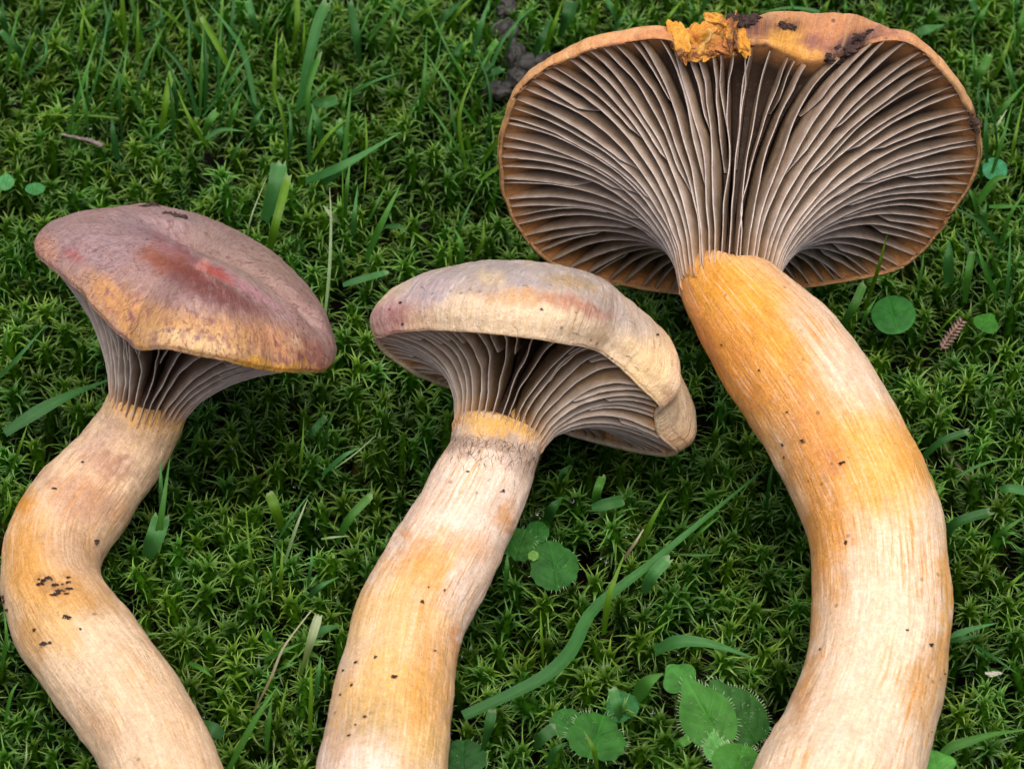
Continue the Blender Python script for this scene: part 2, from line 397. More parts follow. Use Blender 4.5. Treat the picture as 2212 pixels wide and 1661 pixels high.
def build_gills(cap_obj, cap, nfull, short, seed, edge_col, face_col, root_col, lean=0.0, thick=4.2, wave=5.0, th0=0.0):
    r = random.Random(seed); idx = 0
    plan = []
    for i in range(nfull):
        plan.append((i + r.uniform(-.16, .16), 0.0))
        if r.random() < short: plan.append((i + .5 + r.uniform(-.12, .12), r.choice([.18, .3, .42, .5, .6, .68, .75])))
        elif r.random() < 0.25: plan.append((i + .4, r.choice([.62, .75])))
    ec, fc, rc = lin(edge_col), lin(face_col), lin(root_col)
    for pos, t0 in plan:
        th = th0 + 2 * math.pi * pos / nfull; ph = r.uniform(0, 50); ext = r.uniform(8, 34); ln = lean + r.uniform(-4, 4); th_k = thick * r.uniform(.8, 1.25)
        ns, nd = 26, 4; V, C = [], []; tint = r.uniform(.86, 1.12)
        for j in range(ns):
            t = t0 + (1 - t0) * j / (ns - 1); p, n = cap.prof(th, t); g = cap.depth(t)
            if t0 == 0 and j < 3:                       # runs a little way down the stem and fades into it
                p = np.array([(cap.a - 5, cap.a + 1.5, cap.a + 2.5)[j], cap.Dp + (ext, ext * .55, ext * .15)[j]]); n = np.array([-1.0, 0.0])
            if t0 > 0: g *= min(1.0, 0.05 + (j / (ns - 1)) / 0.3) ** 0.7 
            gfull = cap.depth(t)
            tw = 0.5 * math.pi
            side = -cap.u * math.sin(th) + cap.v * math.cos(th)
            wv = wave * (nz((t * 2.6, ph, 0.5), 1.0) + 0.35 * nz((t * 7, ph, 3.5), 1.0)) * min(1, t * 5) * min(1, (1 - t) * 6)
            rag = 1.3 * nz((t * 34, ph, 9), 1.0)
            wid = p[0] / max(cap.a, 1)                 # room between gills grows outwards
            for sgn in (-1, 1):
                for k in range(nd + 1) if sgn < 0 else range(nd, -1, -1):
                    d = (0, .045, .3, .65, 1)[k]         # 0 edge, 1 flesh
                    dep = (gfull - g * (1 - d)) + (rag if k == 0 else 0) + (4 if k == nd else 0)
                    q = p + n * dep
                    lat = (wv + ln * min(1, t * 4)) * (1 - 0.55 * d) + wave * 0.5 * nz((t * 3, ph, d * 1.5 + 20), 1.0) * min(1, t * 5)
                    hw = th_k * (0.34 + 0.66 * d ** 0.7) * 0.5
                    V.append(cap.world(th, q[0], q[1], t) + side * (lat + sgn * hw) * K)
                    cc = fc * tint
                    ed = .95 if k == 0 else (.55 if k == 1 else 0); cc = cc * (1 - ed) + ec * ed
                    o_ = min(1, max(0, (t - .9) / .1)) * (0.05 + 0.85 * d); o_ = max(o_, (.9, .6, .35, .15)[j] if t0 == 0 and j < 4 else 0)
                    C.append(cc * (1 - o_) + rc * o_)
        m = 2 * (nd + 1); F = []
        for j in range(ns - 1):
            for k in range(m - 1):
                F.append((j * m + k, j * m + k + 1, (j + 1) * m + k + 1, (j + 1) * m + k))
        # order along the ring: left edge..left flesh, right flesh..right edge ; close the edge
        for j in range(ns - 1): F.append((j * m + m - 1, j * m, (j + 1) * m, (j + 1) * m + m - 1))
        F.append(tuple(range(m)))
        mesh_obj('gill', V, F, M_GILL, cap_obj, colors=np.array(C))

# ---- big orange mushroom, underside of its wide cap towards us
w3 = camvec(-0.09, -0.80, 0.59)
C3 = P(1598, 350, 480); T3 = C3 + w3 * 300 * K
sp3 = [(1571, 622, 100, 461), (1616, 678, 120, 448), (1682, 757, 137, 425), (1747, 848, 143, 390), (1806, 942, 143, 350), (1853, 1037, 145, 308),
       (1888, 1135, 145, 268), (1904, 1260, 145, 228), (1902, 1375, 147, 198), (1882, 1490, 149, 178), (1850, 1585, 153, 168), (1818, 1670, 164, 165), (1780, 1770, 168, 165), (1745, 1860, 150, 150)]
T3 = P(1570, 618, 462)
m3 = empty('mushroom', P(1818, 1661, 0)); tag(m3, 'largest mushroom with orange stem, its wide cap showing the spread of brown gills', 'mushroom', 'mushrooms lying on the moss')
build_stem(m3, sp3, w3, M_STEM_A, '#f3d8b8', [
    (1570, 640, 190, 120, 30, '#f0a634', 1.0), (1640, 800, 170, 170, 40, '#efa83e', .95), (1590, 800, 60, 120, -30, '#d98a3a', .6),
    (1800, 760, 60, 190, -30, '#eccdb0', .85), (1880, 1000, 170, 130, 0, '#f0b24c', .92), (1760, 980, 60, 220, -12, '#e0984a', .8), (1790, 1150, 40, 170, 0, '#e6a24c', .75),
    (1795, 1000, 30, 40, 0, '#c4784a', .5), (1960, 960, 30, 90, -20, '#e2a040', .7), (1760, 1240, 25, 260, 5, '#dd9c4c', .7), (2020, 1440, 40, 120, 10, '#cf9a58', .7),
    (1730, 1500, 25, 90, 20, '#c98c4a', .6), (2045, 1290, 16, 190, 0, '#e6a840', .7), (1500, 690, 26, 120, -25, '#cf8040', .6), (1980, 1480, 40, 60, 0, '#d8a868', .5)], 3)
rim3 = [(1076, 345), (1084, 262), (1105, 205), (1150, 158), (1220, 118), (1300, 93), (1380, 78), (1440, 78), (1500, 112), (1560, 124), (1600, 95), (1650, 100), (1690, 122),
        (1740, 140), (1790, 142), (1835, 122), (1880, 92), (1940, 78), (1985, 95), (2040, 142), (2085, 200), (2112, 265), (2121, 330), (2105, 390), (2062, 450), (2012, 520), (1960, 572),
        (1880, 598), (1780, 614), (1690, 622), (1600, 628), (1500, 632), (1400, 624), (1300, 606), (1200, 580), (1140, 525), (1100, 455), (1080, 395)]
cap3 = Cap((1598, 350), 480, w3, T3, 520, rim3, 6, 100, [(.97, -.05), (.99, -.08), (1.0, -.02), (1.0, .1), (.985, .28), (.94, .48), (.82, .72), (.6, .9), (.3, .98), (0, 1.0)], 72, 98,
           (.09, .50, .40, .07), flat=True, wob=7.0, bulge=[(0, 0), (2085, 200, 0), (2020, 120, 2), (1940, 78, 6), (1880, 92, 55), (1835, 122, 100), (1790, 142, 128), (1740, 140, 125), (1690, 122, 104), (1650, 100, 80), (1600, 95, 72), (1560, 124, 80), (1500, 112, 58), (1440, 78, 8), (1380, 78, 2), (180, 0), (270, 0), (320, 0)])
co3 = build_cap(m3, cap3, M_CAP_C, '#e2ae7a', [
    (1800, 70, 170, 60, 5, '#bf7f58', .9), (1700, 90, 60, 34, 20, '#ecb048', .9), (1770, 130, 70, 22, 5, '#e8a850', .85), (1760, 96, 40, 14, 10, '#7c4a58', .8), (1830, 108, 62, 24, -25, '#4a3440', .95), (1860, 96, 26, 16, -20, '#1e181e', .95), (1800, 132, 16, 16, 0, '#241c22', .9), (1590, 50, 56, 34, 0, '#2a1a24', .95),
    (1640, 60, 40, 30, 10, '#5c3038', .85), (1700, 52, 34, 13, 0, '#1e161c', .95), (1880, 72, 40, 16, -20, '#4a3a44', .85), (1920, 70, 40, 14, 15, '#a8705c', .7), (1500, 90, 40, 30, 0, '#b46a34', .8), (1650, 112, 24, 18, 20, '#3c2430', .8), (1400, 85, 100, 16, -5, '#c98050', .7), (1320, 98, 30, 10, 0, '#7a4a52', .5),
    (2105, 265, 26, 40, 10, '#241c26', .95), (1090, 300, 40, 150, 5, '#e0a868', .6), (2090, 420, 50, 120, 25, '#d8a060', .5)], 3)
build_gills(co3, cap3, 49, 0.95, 5, '#cfc2b8', '#97826c', '#d09a62', lean=4.0, thick=5.2, wave=12)

# ---- middle mushroom, cream cap rolled over its gills
w2 = camvec(-0.30, -0.915, 0.27)
T2 = P(1078, 930, 292)
sp2 = [(1078, 935, 97, 290), (1064, 990, 98, 272), (1034, 1058, 104, 248), (998, 1128, 110, 222), (957, 1202, 116, 198), (916, 1275, 118, 176), (884, 1345, 120, 158),
       (866, 1420, 121, 145), (852, 1490, 125, 137), (838, 1575, 128, 132), (826, 1665, 131, 130), (812, 1770, 128, 128), (800, 1850, 110, 120)]
m2 = empty('mushroom', P(826, 1661, 0)); tag(m2, 'cream stemmed mushroom whose smooth pale cap edge rolls over its grey brown gills', 'mushroom', 'mushrooms lying on the moss')
build_stem(m2, sp2, w2, M_STEM_B, '#f4dcc8', [
    (1080, 915, 110, 34, 12, '#eab75c', .95), (1075, 965, 130, 26, 14, '#a58b78', .75), (1140, 1010, 50, 30, 20, '#9a8272', .6), (990, 960, 30, 30, 0, '#8a7468', .5),
    (925, 1215, 75, 60, -20, '#e8a858', .9), (1000, 1175, 70, 36, 20, '#e8b48a', .7), (1095, 1120, 22, 34, 20, '#d89a58', .8), (900, 1180, 40, 26, 0, '#dba06c', .7),
    (860, 1340, 110, 110, 0, '#eec07a', .85), (840, 1500, 140, 90, 0, '#eabc6c', .9), (930, 1500, 60, 170, 5, '#e0a550', .75), (800, 1560, 80, 50, 0, '#b89a5e', .6), (985, 1400, 14, 60, 0, '#d8924a', .8),
    (760, 1340, 30, 80, 15, '#eac27a', .6), (730, 1600, 30, 60, 5, '#caa070', .5), (920, 1620, 70, 60, 0, '#e3bd68', .6)], 2)
rim2 = [(180, 806, 728), (168, 820, 724), (152, 862, 710), (136, 925, 706), (120, 995, 708), (105, 1080, 713), (90, 1155, 718), (76, 1225, 727), (62, 1285, 745), (50, 1340, 783), (38, 1395, 836), (27, 1436, 876),
        (17, 1420, 897), (6, 1428, 945), (-6, 1470, 978), (-25, 1440, 985), (-55, 1330, 962), (-90, 1130, 900), (-120, 990, 840), (-150, 885, 800), (-168, 820, 752)]
cap2 = Cap((1150, 820), 330, w2, T2, 350, rim2, 14, 225, [(.96, -.01), (.985, -.03), (1.01, .02), (1.05, .10), (1.07, .2), (1.045, .34), (.98, .5), (.84, .68), (.62, .84), (.35, .95), (0, 1.0)], 88, 96,
           (.14, .38, .46, -.08), bulge=[(0, 20), (15, 26), (28, 10), (45, 6), (90, 0), (150, 2), (180, 12), (270, 0), (340, 16)])
co2 = build_cap(m2, cap2, M_CAP_B, '#ecd3b0', [
    (1130, 600, 290, 52, 4, '#aca2a2', .92), (1340, 680, 140, 40, 32, '#aca29c', .85), (900, 640, 95, 38, -25, '#b8a8ae', .9), (1060, 600, 34, 12, 0, '#dcc49a', .8), (1120, 640, 100, 18, 4, '#dca45c', .6),
    (1240, 660, 80, 14, 14, '#b87862', .8), (1230, 610, 70, 16, 14, '#b8995a', .6), (840, 690, 44, 50, 20, '#c99a9a', .9), (862, 680, 14, 34, 30, '#9a5a5c', .6), (900, 690, 40, 40, 0, '#dcae8c', .5),
    (1400, 800, 60, 90, 30, '#e3c084', .7), (1470, 960, 50, 36, 30, '#d9a476', .6), (1500, 880, 26, 50, 10, '#d8bfa2', .6), (1445, 860, 20, 20, 0, '#c08a5c', .5)], 2, amp=4.5)
build_gills(co2, cap2, 38, 0.5, 8, '#cfc3b6', '#94795a', '#c08440', lean=3.0, thick=5.0, wave=8)

# ---- brown capped mushroom with the crooked stem
w1 = camvec(-0.29, -0.90, -0.32)
T1 = P(320, 870, 262)
sp1 = [(319, 874, 84, 260), (290, 936, 89, 212), (246, 1000, 97, 172), (196, 1060, 106, 146), (148, 1125, 111, 132), (114, 1200, 110, 124), (113, 1280, 111, 120), (150, 1352, 117, 118),
       (206, 1428, 121, 118), (266, 1508, 121, 116), (318, 1590, 116, 114), (352, 1665, 114, 112), (385, 1760, 112, 110), (410, 1850, 100, 104)]
m1 = empty('mushroom', P(352, 1661, 0)); tag(m1, 'mushroom with crooked tan stem and purplish brown pointed cap seen from above', 'mushroom', 'mushrooms lying on the moss')
build_stem(m1, sp1, w1, M_STEM_C, '#ebcca8', [
    (318, 880, 110, 46, 22, '#ecb552', .95), (330, 950, 60, 60, 0, '#e6c096', .6), (210, 950, 40, 70, 40, '#b59080', .6), (250, 1010, 60, 26, 15, '#a4705e', .7), (170, 1075, 80, 60, 20, '#b9846c', .65), (240, 1090, 70, 40, 30, '#c79a7c', .5),
    (60, 1200, 60, 110, 0, '#e0a24a', .9), (120, 1270, 100, 50, 10, '#e2a64e', .8), (120, 1262, 44, 16, 8, '#6a4436', .55), (50, 1080, 20, 30, 20, '#e59a28', .9), (170, 1190, 60, 60, 0, '#bf9670', .7), (110, 1350, 80, 60, 40, '#e3b264', .7),
    (200, 1300, 60, 40, 20, '#b99058', .5), (280, 1500, 160, 130, 40, '#e6cba8', .7), (70, 1390, 24, 60, -20, '#d29a4c', .6), (200, 1550, 30, 80, -35, '#c89e7c', .5), (380, 1560, 40, 120, -25, '#d8b48c', .5)], 1)
rim1 = [(0, 706, 797), (22, 652, 797), (44, 575, 794), (64, 495, 774), (84, 425, 764), (100, 350, 768), (112, 305, 738), (130, 232, 690), (150, 178, 628), (166, 125, 583), (180, 80, 548),
        (205, 95, 505), (235, -45), (270, -30), (305, 5), (335, 45)]
def crease(th, rho, cap):
    x = rho * math.cos(th); y = rho * math.sin(th)              # groove along the cap, small knob in it
    g = math.exp(-((y + 0.12 - 0.10 * math.sin(x * 3)) / 0.07) ** 2) * smooth(-0.45, -0.05, x) * (1 - smooth(0.62, 0.95, x))
    k = math.exp(-((x - 0.02) ** 2 + (y + 0.12) ** 2) / 0.004)
    return 46 * float(g) - 30 * k
cap1 = Cap((405, 652), 456, w1, T1, 338, rim1, 10, 118, [(.97, -.02), (.99, -.06), (1.0, -.01), (1.008, .06), (.985, .2), (.92, .42), (.80, .66), (.62, .86), (.42, .97), (.2, .97), (0, .93)], 72, 83,
           (.22, .55, .58, .22), warp=crease)
fl = random.Random(77); flecks = []
for _ in range(90):
    fx = fl.uniform(230, 690); fy = 640 + (fx - 230) * .26 + fl.uniform(-28, 40); flecks.append((fx, fy, fl.uniform(3, 6.5), fl.uniform(4, 10), fl.uniform(-30, 30), fl.choice(['#8a5a68', '#84504c', '#9a6660']), fl.uniform(.4, .85)))
co1 = build_cap(m1, cap1, M_CAP_A, '#a88a84', [
    (260, 520, 190, 60, -10, '#9c8488', .85), (500, 560, 120, 60, 40, '#a08a80', .8), (330, 700, 190, 46, 28, '#cf9a5c', .85), (480, 730, 180, 46, 12, '#d6a566', .9), (420, 735, 90, 26, 10, '#e8c894', .8),
    (600, 740, 100, 36, 25, '#c98f62', .7), (440, 618, 120, 30, 26, '#6c3230', .85), (365, 570, 75, 24, 18, '#96502c', .8), (400, 585, 60, 16, 20, '#7a3830', .7), (520, 650, 90, 16, 30, '#7c4640', .7), (530, 622, 90, 9, 31, '#bd8a92', .9), (440, 572, 17, 12, 20, '#e09c94', .95), (470, 592, 36, 7, 30, '#c4503e', .85), (395, 545, 40, 9, 35, '#8e4c56', .8), (610, 668, 40, 7, 38, '#b48e92', .8), (360, 535, 50, 16, 40, '#96585c', .6),
    (640, 740, 16, 20, 30, '#e0c0a0', .7), (95, 540, 40, 30, 50, '#c08a6c', .7), (160, 555, 24, 12, 20, '#a85a5c', .7), (240, 640, 60, 22, 50, '#d19a5a', .7), (540, 788, 190, 13, 4, '#e8b040', .95), (300, 740, 60, 10, 45, '#dfa850', .7), (680, 770, 26, 30, 40, '#8a5450', .7),
    (365, 712, 9, 9, 0, '#8f5a78', .9), (425, 722, 9, 12, 0, '#8f5a70', .9), (455, 730, 7, 9, 0, '#945a68', .8), (330, 725, 9, 7, 0, '#94606c', .7), (405, 735, 6, 10, 0, '#8a4f5c', .7), (590, 540, 50, 90, -35, '#a58c7c', .6)] + flecks, 1, amp=4.5, ntheta=460)
build_gills(co1, cap1, 36, 0.35, 4, '#cbc2bb', '#86735e', '#c08440', lean=2.0, thick=5, wave=7)

# fine dark fibrils lying on the skins
def fibrils(name, parent, lines, width, colour):
    V, F = [], []
    for ln in lines:
        q = [surf(x, y) for x, y in ln]
        if any(h is None for h in q): continue
        pts = [h[0] + h[1] * np.sign(h[1] @ AZ) * .7 * K for h in q]
        if max(np.linalg.norm(pts[i + 1] - pts[i]) for i in range(len(pts) - 1)) > 30 * K: continue
        b0 = len(V)
        for i, p in enumerate(pts):
            d = unit(pts[min(i + 1, len(pts) - 1)] - pts[max(i - 1, 0)]); sd_ = unit(np.cross(d, AZ)); w = width * (1 - .7 * i / (len(pts) - 1)) * K * .5
            V += [p - sd_ * w, p + sd_ * w]
            if i: F.append((b0 + 2 * i - 2, b0 + 2 * i - 1, b0 + 2 * i + 1, b0 + 2 * i))
    o = mesh_obj(name, V, F, colour, parent); o['kind'] = 'stuff'; return o
M_FIB = earthy_mat('dark_fibril', '#4a3830', '#7a6254', scale=900)
M_FIB2 = earthy_mat('mauve_fibril', '#6a4846', '#8c6860', scale=900)
rf = random.Random(5); lines = []
for _ in range(150):
    x = rf.uniform(978, 1172); y = 932 + (x - 978) * .16 + abs(rf.gauss(0, 34)); a = math.radians(105 + rf.gauss(0, 38)); l = rf.uniform(5, 13); c = rf.uniform(-.7, .7)
    lines.append([(x, y), (x + math.cos(a) * l, y + math.sin(a) * l), (x + math.cos(a) * l + math.cos(a + c) * l, y + math.sin(a) * l + math.sin(a + c) * l)])
fibrils('fibrils', m2, lines, 1.1, M_FIB)
lines = []
for _ in range(380):
    x = rf.uniform(80, 700); y = rf.uniform(450, 790); d = np.array([x - 440, y - 575.0]); r = np.linalg.norm(d) + 1e-6
    if r < 25: continue
    a = math.atan2(d[1], d[0]) + rf.gauss(0, .25); l = rf.uniform(5, 12)
    lines.append([(x, y), (x + math.cos(a) * l, y + math.sin(a) * l), (x + math.cos(a + .15) * 2 * l, y + math.sin(a + .15) * 2 * l)])
fibrils('fibrils', m1, lines, 1.1, M_FIB2)
lines = []
for _ in range(16):
    x = rf.uniform(840, 1420); y = rf.uniform(590, 800); a = rf.uniform(-.3, .9); l = rf.uniform(5, 14)
    lines.append([(x, y), (x + math.cos(a) * l, y + math.sin(a) * l), (x + math.cos(a + .4) * 1.8 * l, y + math.sin(a + .4) * 1.8 * l)])
fibrils('fibrils', m2, lines, 1.3, M_FIB)

# ------------------------------------------------------------------ moss
def make_shoot(r):
    """one upright shoot, tip at the origin, in layout units: leafy stem with spreading starry leaves"""
    V, F, C = [], [], []
    L = r.uniform(140, 190); n = r.randint(32, 38); bend = r.uniform(-.25, .25); bend2 = r.uniform(-.25, .25)
    fat = r.uniform(.8, 1.25)
    def axis(d): f = d / L; return np.array([bend * d * f, bend2 * d * f, -d])
    for k in range(5):                                 # stem core
        d = 3 + (L - 3) * (k / 4) ** 1.5; c = axis(d)
        for j in range(5):
            a = 2 * math.pi / 5 * j; rr = (2.0 + 7.0 * min(1, d / 22)) * fat
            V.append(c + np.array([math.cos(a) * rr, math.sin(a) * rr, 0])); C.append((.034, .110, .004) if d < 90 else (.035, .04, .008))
    for k in range(4):
        for j in range(5):
            a, b, c, d = k * 5 + j, k * 5 + (j + 1) % 5, k * 5 + 5 + (j + 1) % 5, k * 5 + 5 + j
            F += [(a, b, c), (a, c, d)]
    for i in range(n):
        f = i / (n - 1); d = 2 + (L * 0.80) * f ** 1.2; phi = i * 2.3999 + r.uniform(-.5, .5)
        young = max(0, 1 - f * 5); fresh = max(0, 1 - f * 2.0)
        ln = (22 + 16 * min(1, f * 5)) * r.uniform(.7, 1.3); wd = (8.0 + 4.5 * min(1, f * 4)) * r.uniform(.8, 1.2) * fat
        up0 = math.radians(82 - 6 * (1 - young)); up1 = math.radians(58 * young - 14 + r.uniform(-38, 28))
        o = np.array([math.cos(phi), math.sin(phi), 0]); sd_ = np.array([-math.sin(phi), math.cos(phi), 0]); zz = np.array([0, 0, 1.0])
        p = axis(d) + o * (2.0 + 6.4 * min(1, d / 22)) * fat; b0 = len(V); tw = r.uniform(-.9, .9)
        rows = [(0, .9), (.16, 1.0), (.34, .56), (.5, .25), (.74, .14), (1.0, 0)]; prev = 0; nr = len(rows)
        for q, (s, wf) in enumerate(rows):
            ang = up0 + (up1 - up0) * float(smooth(.14, .8, s))
            p = p + (o * math.cos(ang) + zz * math.sin(ang)) * ln * (s - prev) + sd_ * tw * s * s * 5; prev = s
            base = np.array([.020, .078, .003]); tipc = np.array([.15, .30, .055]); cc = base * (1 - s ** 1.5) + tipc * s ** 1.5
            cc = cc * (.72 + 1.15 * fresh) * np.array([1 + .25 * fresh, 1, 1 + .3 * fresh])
            if wf > 0:
                hw = wd * wf * 0.5; lift = o * (2.2 * wf)
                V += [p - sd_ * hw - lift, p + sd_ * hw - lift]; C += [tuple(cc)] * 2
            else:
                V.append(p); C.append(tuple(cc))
        for q in range(nr - 2):
            a = b0 + 2 * q; F += [(a, a + 1, a + 3), (a, a + 3, a + 2)]
        e_ = b0 + 2 * (nr - 2); F.append((e_, e_ + 1, e_ + 2))
    return np.array(V), np.array(F), np.array(C)
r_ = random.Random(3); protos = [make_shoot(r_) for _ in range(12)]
y0, y1 = P(1106, 1661, 0)[1] / K, P(1106, 0, 0)[1] / K
Vs, Fs, Cs = [], [], []; nvert = 0; cell = 49.0
gx = np.arange(-1106 - 420, 1106 + 420, cell); gy = np.arange(y0 - 380, y1 + 420, cell)
for iy, yy in enumerate(gy):
    for xx in gx:
        x = xx + rng.uniform(-.5, .5) * cell + (cell / 2 if iy % 2 else 0); y = yy + rng.uniform(-.5, .5) * cell
        dens = fbm((x, y, 5), 1 / 170)
        if dens < -0.5 or rng.random() < 0.08: continue
        h = 40 * fbm((x, y, 0), 1 / 180) + rng.uniform(-85, 26) + (28 * dens)
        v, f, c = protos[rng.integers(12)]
        sc_ = rng.uniform(1.05, 1.6); az = rng.uniform(0, 6.283); tl = abs(rng.normal(0, .24)); td = rng.uniform(0, 6.283)
        ca, sa = math.cos(az), math.sin(az)
        R1 = np.array([[ca, -sa, 0], [sa, ca, 0], [0, 0, 1]])
        kx = np.array([-math.sin(td), math.cos(td), 0]); Kx = np.array([[0, -kx[2], kx[1]], [kx[2], 0, -kx[0]], [-kx[1], kx[0], 0]])
        R2 = np.eye(3) + math.sin(tl) * Kx + (1 - math.cos(tl)) * Kx @ Kx
        W = (v * sc_) @ (R2 @ R1).T + np.array([x, y, h])
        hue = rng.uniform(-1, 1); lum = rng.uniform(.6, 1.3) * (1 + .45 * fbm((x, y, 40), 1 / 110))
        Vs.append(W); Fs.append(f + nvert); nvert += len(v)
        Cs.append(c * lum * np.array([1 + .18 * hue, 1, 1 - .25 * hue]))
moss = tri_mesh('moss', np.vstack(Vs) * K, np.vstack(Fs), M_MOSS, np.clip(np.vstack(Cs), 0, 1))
tag(moss, 'spiky star shaped green moss covering the ground', 'moss', kind='stuff')

# ------------------------------------------------------------------ grass blades
# tracing tiles: origin in the layout and units per traced step
TILE = {'A': (0, 0, .24), 'B': (530.9, 0, .24), 'C': (442.4, 353.9, .2131), 'D': (309.7, 884.8, .24), 'E': (1017.5, 973.3, .4139), 'F': (1813.8, 486.6, .2397),
        'G': (1548.4, 0, .30), 'H': (1044, 0, .268), 'I': (398.2, 1238.7, .2541), 'J': (1902.3, 884.8, .4671), 'L': (0, 0, 1.0)}
GREEN = {'b': ('#3c7438', '#5c9a54'), 'y': ('#54801a', '#7aa62c'), 'g': ('#40782a', '#5c983c'), 'd': ('#2a5c26', '#3f7436'), 'p': ('#7fa860', '#c8d4b0'), 'n': ('#8a7a4a', '#c9c0a8')}
def blade(tile, pts, width, kind, label, group, cat='grass blade', blunt=None, hs=None, name='grass_shoot', tip=0.06, look=False):
    ox, oy, f = TILE[tile]; q = [(ox + x * f, oy + y * f) for x, y in pts]; w = width * f
    n0 = len(q); L = sum(math.dist(q[i], q[i + 1]) for i in range(n0 - 1)); rise = q[0][1] - q[-1][1]
    r = random.Random(int(q[0][0] * 13 + q[0][1] * 7)); blunt = (w > 16 and r.random() < .5) if blunt is None else blunt
    if look:                                           # say what this one looks like
        tone = {'b': 'bluish green', 'y': 'yellow green', 'g': 'fresh green', 'd': 'dark green', 'p': 'pale bleached'}[kind]
        size = 'broad' if w > 17 else ('narrow' if w > 9 else 'thin')
        pose = 'lying across moss' if rise < .35 * L else ('long' if L > 110 else 'short')
        label = f"{size} {tone} grass blade, {pose}, {'cut' if blunt else 'pointed'} tip, {label}"; group = f'{size} {tone} {pose} grass, {group}'
    if hs is None:
        up = max(0.0, rise) * r.uniform(.65, 1.0); hs = [62 + (up + 25) * (i / (n0 - 1)) ** .8 + (18 * math.sin(math.pi * i / (n0 - 1))) for i in range(n0)]
        if rise < .35 * L: hs = [70 + 22 * math.sin(math.pi * (i + .4) / n0) for i in range(n0)]
    S = catmull(np.array([P(x, y, h) for (x, y), h in zip(q, hs)]), 22)
    T = np.gradient(S, axis=0); T /= np.linalg.norm(T, axis=1)[:, None]
    face = unit(AZ * 1.0 + np.array([0, 0, .6]) + AX * r.uniform(-.7, .7)); tw0, tw1 = r.uniform(-.35, .35), r.uniform(-.5, .5)
    V, C, fv = [], [], []; c0, c1 = lin(GREEN[kind][0]) * r.uniform(.75, 1.1), lin(GREEN[kind][1]) * r.uniform(.75, 1.05)
    fold = r.uniform(.12, .38); nw = 5
    for i in range(22):
        t = i / 21; nrm = unit(face - T[i] * (face @ T[i])); sd_ = np.cross(T[i], nrm)
        a = tw0 + (tw1 - tw0) * t; sd2 = sd_ * math.cos(a) + nrm * math.sin(a); nr2 = np.cross(sd2, T[i])
        wt = (0.62 + 0.38 * smooth(0, .35, t)) * ((1 - smooth(.86, 1.02, t) * .25) if blunt else (1 - t ** 2.6) * (1 - .45 * t) + tip * 1.0)
        for k in range(nw):
            u = 2 * k / (nw - 1) - 1; hw = 0.5 * w * wt * K
            p = S[i] + sd2 * u * hw + nr2 * fold * abs(u) * hw
            if blunt and i == 21: p = p + T[i] * r.uniform(-.35, .25) * w * K
            V.append(p); m = c0 * (1 - t) + c1 * t
            if blunt and i > 19: m = m * .7 + lin('#b8c49c') * .3
            if kind == 'n': m = c0 * (1 - t) + c1 * t
            m = m * (1.12 if k == 2 else 1.0); C.append(m); fv.append((u * w * .55, t * L / 130, r.random() * .01))
    o = mesh_obj(name, V, grid_faces(22, nw), M_GRASS, origin=S[0], colors=np.array(C), vecs=fv)
    return tag(o, label, cat, group)

